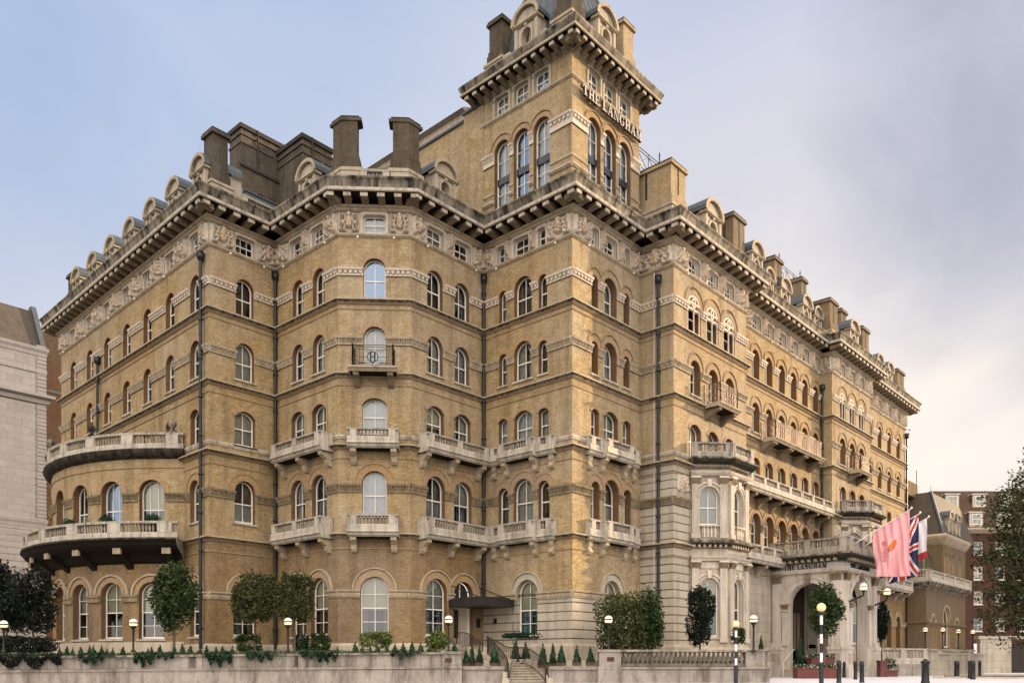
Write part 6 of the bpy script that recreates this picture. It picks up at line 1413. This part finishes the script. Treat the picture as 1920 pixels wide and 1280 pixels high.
for a in ((1573, 37.5, 1.02, .2, 'black bollard nearest the striped beacon and the red trough'), (1583, 52.5, 1.0, .19, 'thin far bollard against the plinth of the porch corner'), (1604, 45.5, 1.02, .2, 'black bollard left of the closest pair before the porch'), (1616, 38, .98, .2, 'black bollard at the right of the porch group'), (1695, 66, 1.1, .2, 'lone bollard before the far balustrade'), (1735, 34.0, 1.06, .30, 'large near bollard with a crown shaped head', True), (1794, 50, 1.05, .30, 'stout bollard at the road edge right of the large one'), (1819, 49, 1.06, .22, 'bollard half behind a twin at the road edge'), (1824, 46, 1.05, .26, 'bollard in front of its twin at the road edge'), (1837, 58, 1.1, .2, 'thin far bollard near the dark road')): bollard(*a)
# ------------------------------------------------------------------ flags on the porch
def flag(x, ytip, ztip, label, s0, s1, drop, pat, nx=40, nz=60, text=None):
    t = thing('flag', label, 'flag', (x, YP - .3, 8.6), 'flags over the entrance porch'); A = Vector((x, YP - .3, 8.62)); B = Vector((x, ytip, ztip))
    mb = MB(); mb.tube(A, B, .045, .03, 8); mb.lathe(B[:2], [(.01, B.z - .02), (.07, B.z + .03), (.05, B.z + .1), (.01, B.z + .12)], 8); mb.build('pole', 'paint', t)
    ms = []; mb = MB(); rows = []
    def P(a, b):
        q = A.lerp(B, s0 + (s1 - s0) * a); L = drop(a); sag = .22 * sin(a * 8 + b * 3) * b + .10 * sin(a * 19 + 3 * b) * b + .05 * sin(a * 31 - b * 5)
        return Vector((q.x + sag + .25 * b * b, q.y + .08 * sin(b * 6 + a * 4) * b, q.z - .02 - L * b))
    idx = {}
    for i in range(nx):
        for j in range(nz):
            m = pat((i + .5) / nx, (j + .5) / nz)
            if m not in idx: idx[m] = len(idx)
            mb.poly([P(a / nx, b / nz) for a, b in ((i, j), (i, j + 1), (i + 1, j + 1), (i + 1, j))], idx[m], True)
    # shared corners: weld so the cloth shades smoothly
    o = mb.build('cloth', list(idx), t); bm = bmesh.new(); bm.from_mesh(o.data); bmesh.ops.remove_doubles(bm, verts=bm.verts, dist=.0005); bm.to_mesh(o.data); bm.free()
    if text:
        tb = MB(); sc = .215; b0 = .30; k_ = 0
        for ch in text:
            if ch != ' ':
                for pl in GLY[ch][1]:
                    k_ += 1; tb.poly([P(.30 - (z_ - .5) * .085 - 0, b0 + x_ * .034) + Vector((-.012 - .0004 * (k_ % 7), 0, 0)) for x_, z_ in pl], 0)
            b0 += (.5 if ch == ' ' else GLY[ch][0] + .14) * .034
        tb.build('lettering', 'redprint', t)
def pinkp(a, b):
    dx, dy = (a - .52) / .12, (b - .46 + (a - .52) * .5) / .075
    return 'orange' if dx * dx + dy * dy < 1 else 'pink'
def jack(a, b):                                      # fly hangs downwards: a across the height, b along the length
    u, v = b * 2 - 1, a * 2 - 1
    if abs(v) < .11 or abs(u) < .066: return 'clothr'
    if abs(v) < .20 or abs(u) < .12: return 'clothw'
    e = (v - u) / 1.414 if u * v > 0 else (v + u) / 1.414
    if abs(e) < .055: return 'clothr'
    if abs(e) < .155: return 'clothw'
    return 'clothb'
flag(54.3, 16.05, 10.52, 'pink flag with an orange emblem and red lettering, the nearest on the porch', .36, .97, lambda a: 2.75 + 1.28 * a, pinkp, 44, 60, 'THE LANGHAM')
flag(55.9, 16.0, 10.45, 'blue flag with red and white crosses between the pink and white flags', .42, .97, lambda a: 3.3 + .5 * a, jack, 48, 72)
flag(57.5, 15.95, 10.4, 'white flag with a red lower edge, the farthest on the porch', .30, .97, lambda a: 2.0 + .45 * a, lambda a, b: 'clothr' if b > .84 else 'clothw', 24, 36)
# ------------------------------------------------------------------ neighbours on the left
x, y = at(86, 74); lb_ = thing('stone_office', 'pale stone building with slate mansard at the left edge', 'building', (x, y, GZ)); F = Fr((x - 40, y), (1, 0))
mb = MB(); mb.box(F, 0, 40, -20, 0, GZ, 28.5); mb.build('wall', 'portland', lb_)
mb = MB()
for q in range(46): mb.box(F, 39.25, 40.04, -.5, .04 + .02 * (q % 2), 13.6 + q * .34, 13.6 + q * .34 + .27)
for q in range(22): mb.box(F, 0, 40.03, -.5, .035, 1 + q * .56, 1 + q * .56 + .50)
mb.build('rustication', 'portland', lb_)
for z, p in ((24.3, .6), (28.5, .2), (13.3, .15)): mb = MB(); sweep(mb, [F.xy(0), F.xy(40), F.xy(40, -10)], [(0, z + .5), (p, z + .45), (p, z + .2), (p * .5, z), (p * .3, z - .3), (0, z - .35)]); mb.build('cornice', 'portland', lb_)
mb = MB(); sweep(mb, [F.xy(0), F.xy(40), F.xy(40, -10)], [(.04, 27.0), (.08, 26.95), (.08, 26.7), (.04, 26.65)]); mb.build('string_course', 'portland', lb_)
mb = MB(); mb.side(F, [(-.3, 28.9), (-2.9, 33.1), (-12, 33.4), (-20, 28.9)], 0, 39.6); mb.build('roof', 'slatebrown', lb_)
mb = MB(); mb.side(F, [(-.1, 28.9), (-.1, 29.3), (-2.5, 33.4), (-3.2, 33.4), (-.9, 28.9)], 39.6, 40.0, 0); mb.build('roof_kerb', 'lead', lb_)
mb = MB()
for q in range(3): mb.box(F, 36.2 - q * 5, 37.6 - q * 5, .005, .012, 2.2, 4.6)
mb.build('window', 'dark', lb_)
x, y = at(80, 82); bb = thing('brown_office', 'dark brown brick building squeezed between the pale stone one and the hotel', 'building', (x, y, GZ)); F = Fr((x - 2, y), (1, 0))
mb = MB(); mb.box(F, 0, 14, -12, 0, GZ, 34.0); mb.build('wall', 'brownbrick', bb); mb = MB(); mb.box(F, -.1, 14, -.5, .06, 27.9, 28.15); mb.build('string_course', 'lead', bb)
# ------------------------------------------------------------------ low wing and neighbours on the right
hw_ = thing('hotel_wing', 'low umber brick wing with arched windows and slate mansard beyond the hotel end', 'building', (90, 24, GZ))
WX, WY, WE = 81.6, 22.85, 95.0
fs, ff = F2((WX, P14[1] + .1), (WX, WY)), F2((WX, WY), (WE, WY))
mb = MB(); panel(mb, fs, 0, fs.L, GZ, 8.4, [], 0)
ops = [(1.3, .55, 2.3, 2.6, 'round'), (2.15, .6, 2.3, 3.2, 'round'), (3.0, .55, 2.3, 2.6, 'round'), (6.6, 2.2, 2.6, 3.9, 'round'), (10.2, 1.0, 2.6, 2.8, 'round')]
panel(mb, ff, 0, ff.L, GZ, 8.4, ops, 0, mrev=1)
for u, w, zs, h, kd in ops: ring(mb, ff, u, zs + h - w / 2, w / 2 + .02, w / 2 + .25, -.02, .04, 1)
ux = 5.4; fu = F2((WX + ux, WY), (WE, WY)); fus = F2((WX + ux, WY + 8), (WX + ux, WY))
ops2 = [(1.0, 1.0, 9.3, 2.5, 'round'), (2.3, 1.0, 9.3, 2.5, 'round'), (3.6, 1.0, 9.3, 2.5, 'round'), (5.9, 1.0, 9.3, 2.5, 'round')]; ops3 = [(6.2, 1.7, 8.9, 2.9, 'round')]
panel(mb, fu, 0, fu.L, 8.4, 12.6, ops2, 0, mrev=1); panel(mb, fus, 0, 8, 8.4, 12.6, ops3, 0, mrev=1)
mb.poly([(WX, P14[1], 8.4), (WX, WY, 8.4), (WE, WY, 8.4), (WE, 40, 8.4), (WX, 40, 8.4)], 1); mb.build('wall', ['wingbrick', 'arch'], hw_)
PINV[hw_.name] = Matrix.Translation(-hw_.location)
for o in ops: put_window(ff, o, (1, 2) if o[1] < .8 else (2, 2), 'dim', hw_, sill=False)
for o in ops2: put_window(fu, o, (1, 2), 'dim', hw_, sill=False)
for o in ops3: put_window(fus, o, (2, 2), 'green', hw_, sill=False)
W3 = [(WX, P14[1]), (WX, WY), (WE, WY)]; W4 = [(WX + ux, WY + 8), (WX + ux, WY), (WE, WY)]
for nm, ch, pr, mt in (('string_course', W3, [(0, 4.95), (.15, 4.9), (.15, 4.75), (0, 4.7)], 'wingbrick'), ('cornice', W3, [(-.2, 8.5), (.7, 8.5), (.75, 8.4), (.5, 8.15), (.1, 8.05), (0, 7.9)], 'stained'), ('cornice', W4, [(-.2, 13.5), (.3, 13.5), (.55, 13.3), (.5, 13.1), (.2, 12.7), (0, 12.5)], 'corn'), ('plinth', W3, [(0, 2.2), (.15, 2.1), (.2, .15)], 'stone')): m_ = MB(); sweep(m_, ch, pr); m_.build(nm, mt, hw_)
m_ = MB(); balustrade(m_, offs(W3, .45), 8.5, 1.0, [(1, .3), (1, .55), (1, .8)], pw=.35); m_.build('balustrade', ['bal'], hw_)
m_ = MB(); a = [(WX + ux, WY), (WE + 4, WY), (WE + 4, WY + 11), (WX + ux, WY + 11)]; b = [(WX + ux + 1.8, WY + 1.6), (WE + 4, WY + 1.6), (WE + 4, WY + 9), (WX + ux + 1.8, WY + 9)]
for i in range(4): j = (i + 1) % 4; m_.poly(((*a[i], 13.5), (*a[j], 13.5), (*b[j], 18.0), (*b[i], 18.0)))
m_.poly([(*p, 18.0) for p in b]); m_.tube((*a[0], 13.5), (*b[0], 18.0), .15, m=1); m_.build('roof', ['slatebrown', 'lead'], hw_)
m_ = MB(); m_.tube((WX + ux + 7, WY + 3, 18), (WX + ux + 7, WY + 3, 19.6), .04); m_.build('aerial', 'iron', hw_)
m_ = MB(); m_.tube((WX + ux + 2.2, WY + 3, 18), (WX + ux + 2.2, WY + 3, 20.4), .05); m_.box(Fr((WX + ux - 2, WY + 3), (1, 0)), 0, 4.6, -2, 0, 17.6, 19.0, 1); m_.build('roof_plant', ['iron', 'wingbrick'], hw_)
for u in (3.4, 6.0): dormer(Fr((WX + ux + u, WY + .25), (1, 0)), 0, 13.5, 1.5, 2.7, 0, 2.0, hw_)
# mansard wing seen behind
x, y = at(1768, 118); rb = thing('red_brick_block', 'dark red brick building with white dormer windows behind the plane tree', 'building', (x, y, GZ)); F = Fr((x, y), (ST, -CT)); LB = 34
mb = MB(); ops = [(1.9 + 3.1 * i, 1.5, z, 2.2, 'rect') for i in range(9) for z in (16.0,)]
for zlo, zhi, zs in ((GZ, 4.6, 2.0), (4.6, 8.4, 5.6), (8.4, 12.2, 9.4), (12.2, 15.6, 12.9), (15.6, 19.6, 16.4)):
    panel(mb, F, 0, LB, zlo, zhi, [(1.9 + 3.1 * i, 1.25, zs, 1.9, 'rect') for i in range(10)], 0, dep=.15)
F_s = Fr((x + CT * 14, y + ST * 14), (-CT, -ST)); panel(mb, F_s, 0, 14, GZ, 19.6, [], 0); mb.build('wall', 'redbrick', rb)
for zs in (5.6, 9.4, 12.9, 16.4):
    for i in range(5): put_window(F, (1.9 + 3.1 * i, 1.25, zs, 1.9, 'rect'), (2, 2), pick('net', 'warm', 'dim'), rb, dep=.15, sill=True)
mb = MB(); mb.side(F, [(0, 20.3), (.6, 20.25), (.6, 20.0), (.2, 19.6), (0, 19.5)], -.5, LB); mb.build('cornice', 'corn', rb)
mb = MB(); mb.side(F, [(0, 20.3), (-1.6, 23.2), (-3.4, 26.2), (-12, 26.6), (-14, 20.3)], 0, LB); mb.build('roof', 'brownbrick', rb)
for i in range(4):
    for z, o, e in ((20.5, -.1, .9), (23.4, -1.8, 2.3)):
        u = e + 3.9 * i; mb = MB(); mb.box(F, u - .95, u + .95, o - 1.5, o, z, z + 1.95); mb.box(F, u - 1.1, u + 1.1, o - 1.5, o + .15, z + 1.95, z + 2.12); d_ = mb.build('dormer', 'paintdk', rb)
        put_window(Fr(F.xy(u, 0), F.d), (0, 1.3, z + .25, 1.5, 'rect'), (2, 2), pick('warm', 'netb'), rb, dep=.1, out=o + .13, sill=False)
# far boundary walls on the right
x0, y0 = at(1647, 58); x1, y1 = at(1742, 60); F = F2((x0, y0), (x1, y1)); t = thing('far_balustrade', 'far pale stone balustrade right of the entrance porch', 'wall', (x0, y0, GZ))
mb = MB(); mb.box(F, 0, F.L, -.4, 0, GZ, 1.0); mb.build('wall', 'wallst', t); mb = MB(); balustrade(mb, [F.xy(0, -.15), F.xy(F.L, -.15)], 1.0, 1.12, [(0, .5)], pw=.5, sp=.3); mb.build('balustrade', 'bal', t)
x2, y2 = at(1845, 66); F = F2((x1, y1), (x2, y2)); t = thing('far_pier_wall', 'darker stone wall with piers at the road corner below the wing', 'wall', (x1, y1, GZ)); mb = MB(); mb.box(F, .0, F.L, -.4, 0, GZ, 1.7); mb.box(F, -.05, F.L, -.5, .1, 1.7, 1.85)
for u in (.0, 3.2, 6.2): mb.box(F, u, u + 1.0, -.5, .18, GZ, 1.95); mb.box(F, u - .08, u + 1.08, -.58, .26, 1.95, 2.1)
mb.build('wall', 'ashlar', t)
x3, y3 = at(1838, 80); F = Fr((x3, y3), (ST, -CT)); t = thing('gate_wall', 'shaded stone wall with a dark gateway behind the plane tree', 'wall', (x3, y3, GZ)); mb = MB(); mb.box(F, 0, 3, -.6, 0, GZ, 3.4); mb.box(F, 5.5, 20, -.6, 0, GZ, 3.4); mb.box(F, -.2, 20, -.7, .12, 3.4, 3.7); mb.box(F, 3, 5.5, -.5, -.3, GZ, 3.0, 1)
mb.build('wall', ['ashlar', 'dark'], t)

p_ = lambda s_, q_: (.9 * s_ + .437 * q_, -.437 * s_ + .9 * q_)
c = p_(127, 42); t = thing('shading_block', 'tall brick block added across the road, out of view, to shade the lower floors', 'building', (*c, GZ)); F = F2(p_(120, 78), p_(120, 6))  # unseen block added to keep low sun off the lower floors
mb = MB(); 
for z0, z1 in ((GZ, 5), (5, 9.5), (9.5, 14), (14, 18.5), (18.5, 26)): panel(mb, F, 0, F.L, z0, z1, [(4 + 8 * i, 1.6, z0 + 1.4, 2.4, 'rect') for i in range(9)], 0)
mb.poly([F.p(0, GZ), F.p(0, 26), F.p(0, 26, -14), F.p(0, GZ, -14)]); mb.poly([F.p(F.L, GZ), F.p(F.L, 26), F.p(F.L, 26, -14), F.p(F.L, GZ, -14)]); mb.poly([F.p(0, GZ, -14), F.p(F.L, GZ, -14), F.p(F.L, 26, -14), F.p(0, 26, -14)]); mb.poly([F.p(0, 26), F.p(F.L, 26), F.p(F.L, 26, -14), F.p(0, 26, -14)])
mb.build('wall', 'redbrick', t)
for z0 in (GZ, 5, 9.5, 14, 18.5):
    for i in range(9): put_window(F, (4 + 8 * i, 1.6, z0 + 1.4, 2.4, 'rect'), (2, 2), 'dim', t, sill=False)
mb = MB(); sweep(mb, [F.xy(0), F.xy(F.L)], [(-.3, 26.6), (.5, 26.5), (.5, 26.2), (.1, 25.8), (0, 25.7)]); mb.build('cornice', 'corn', t)
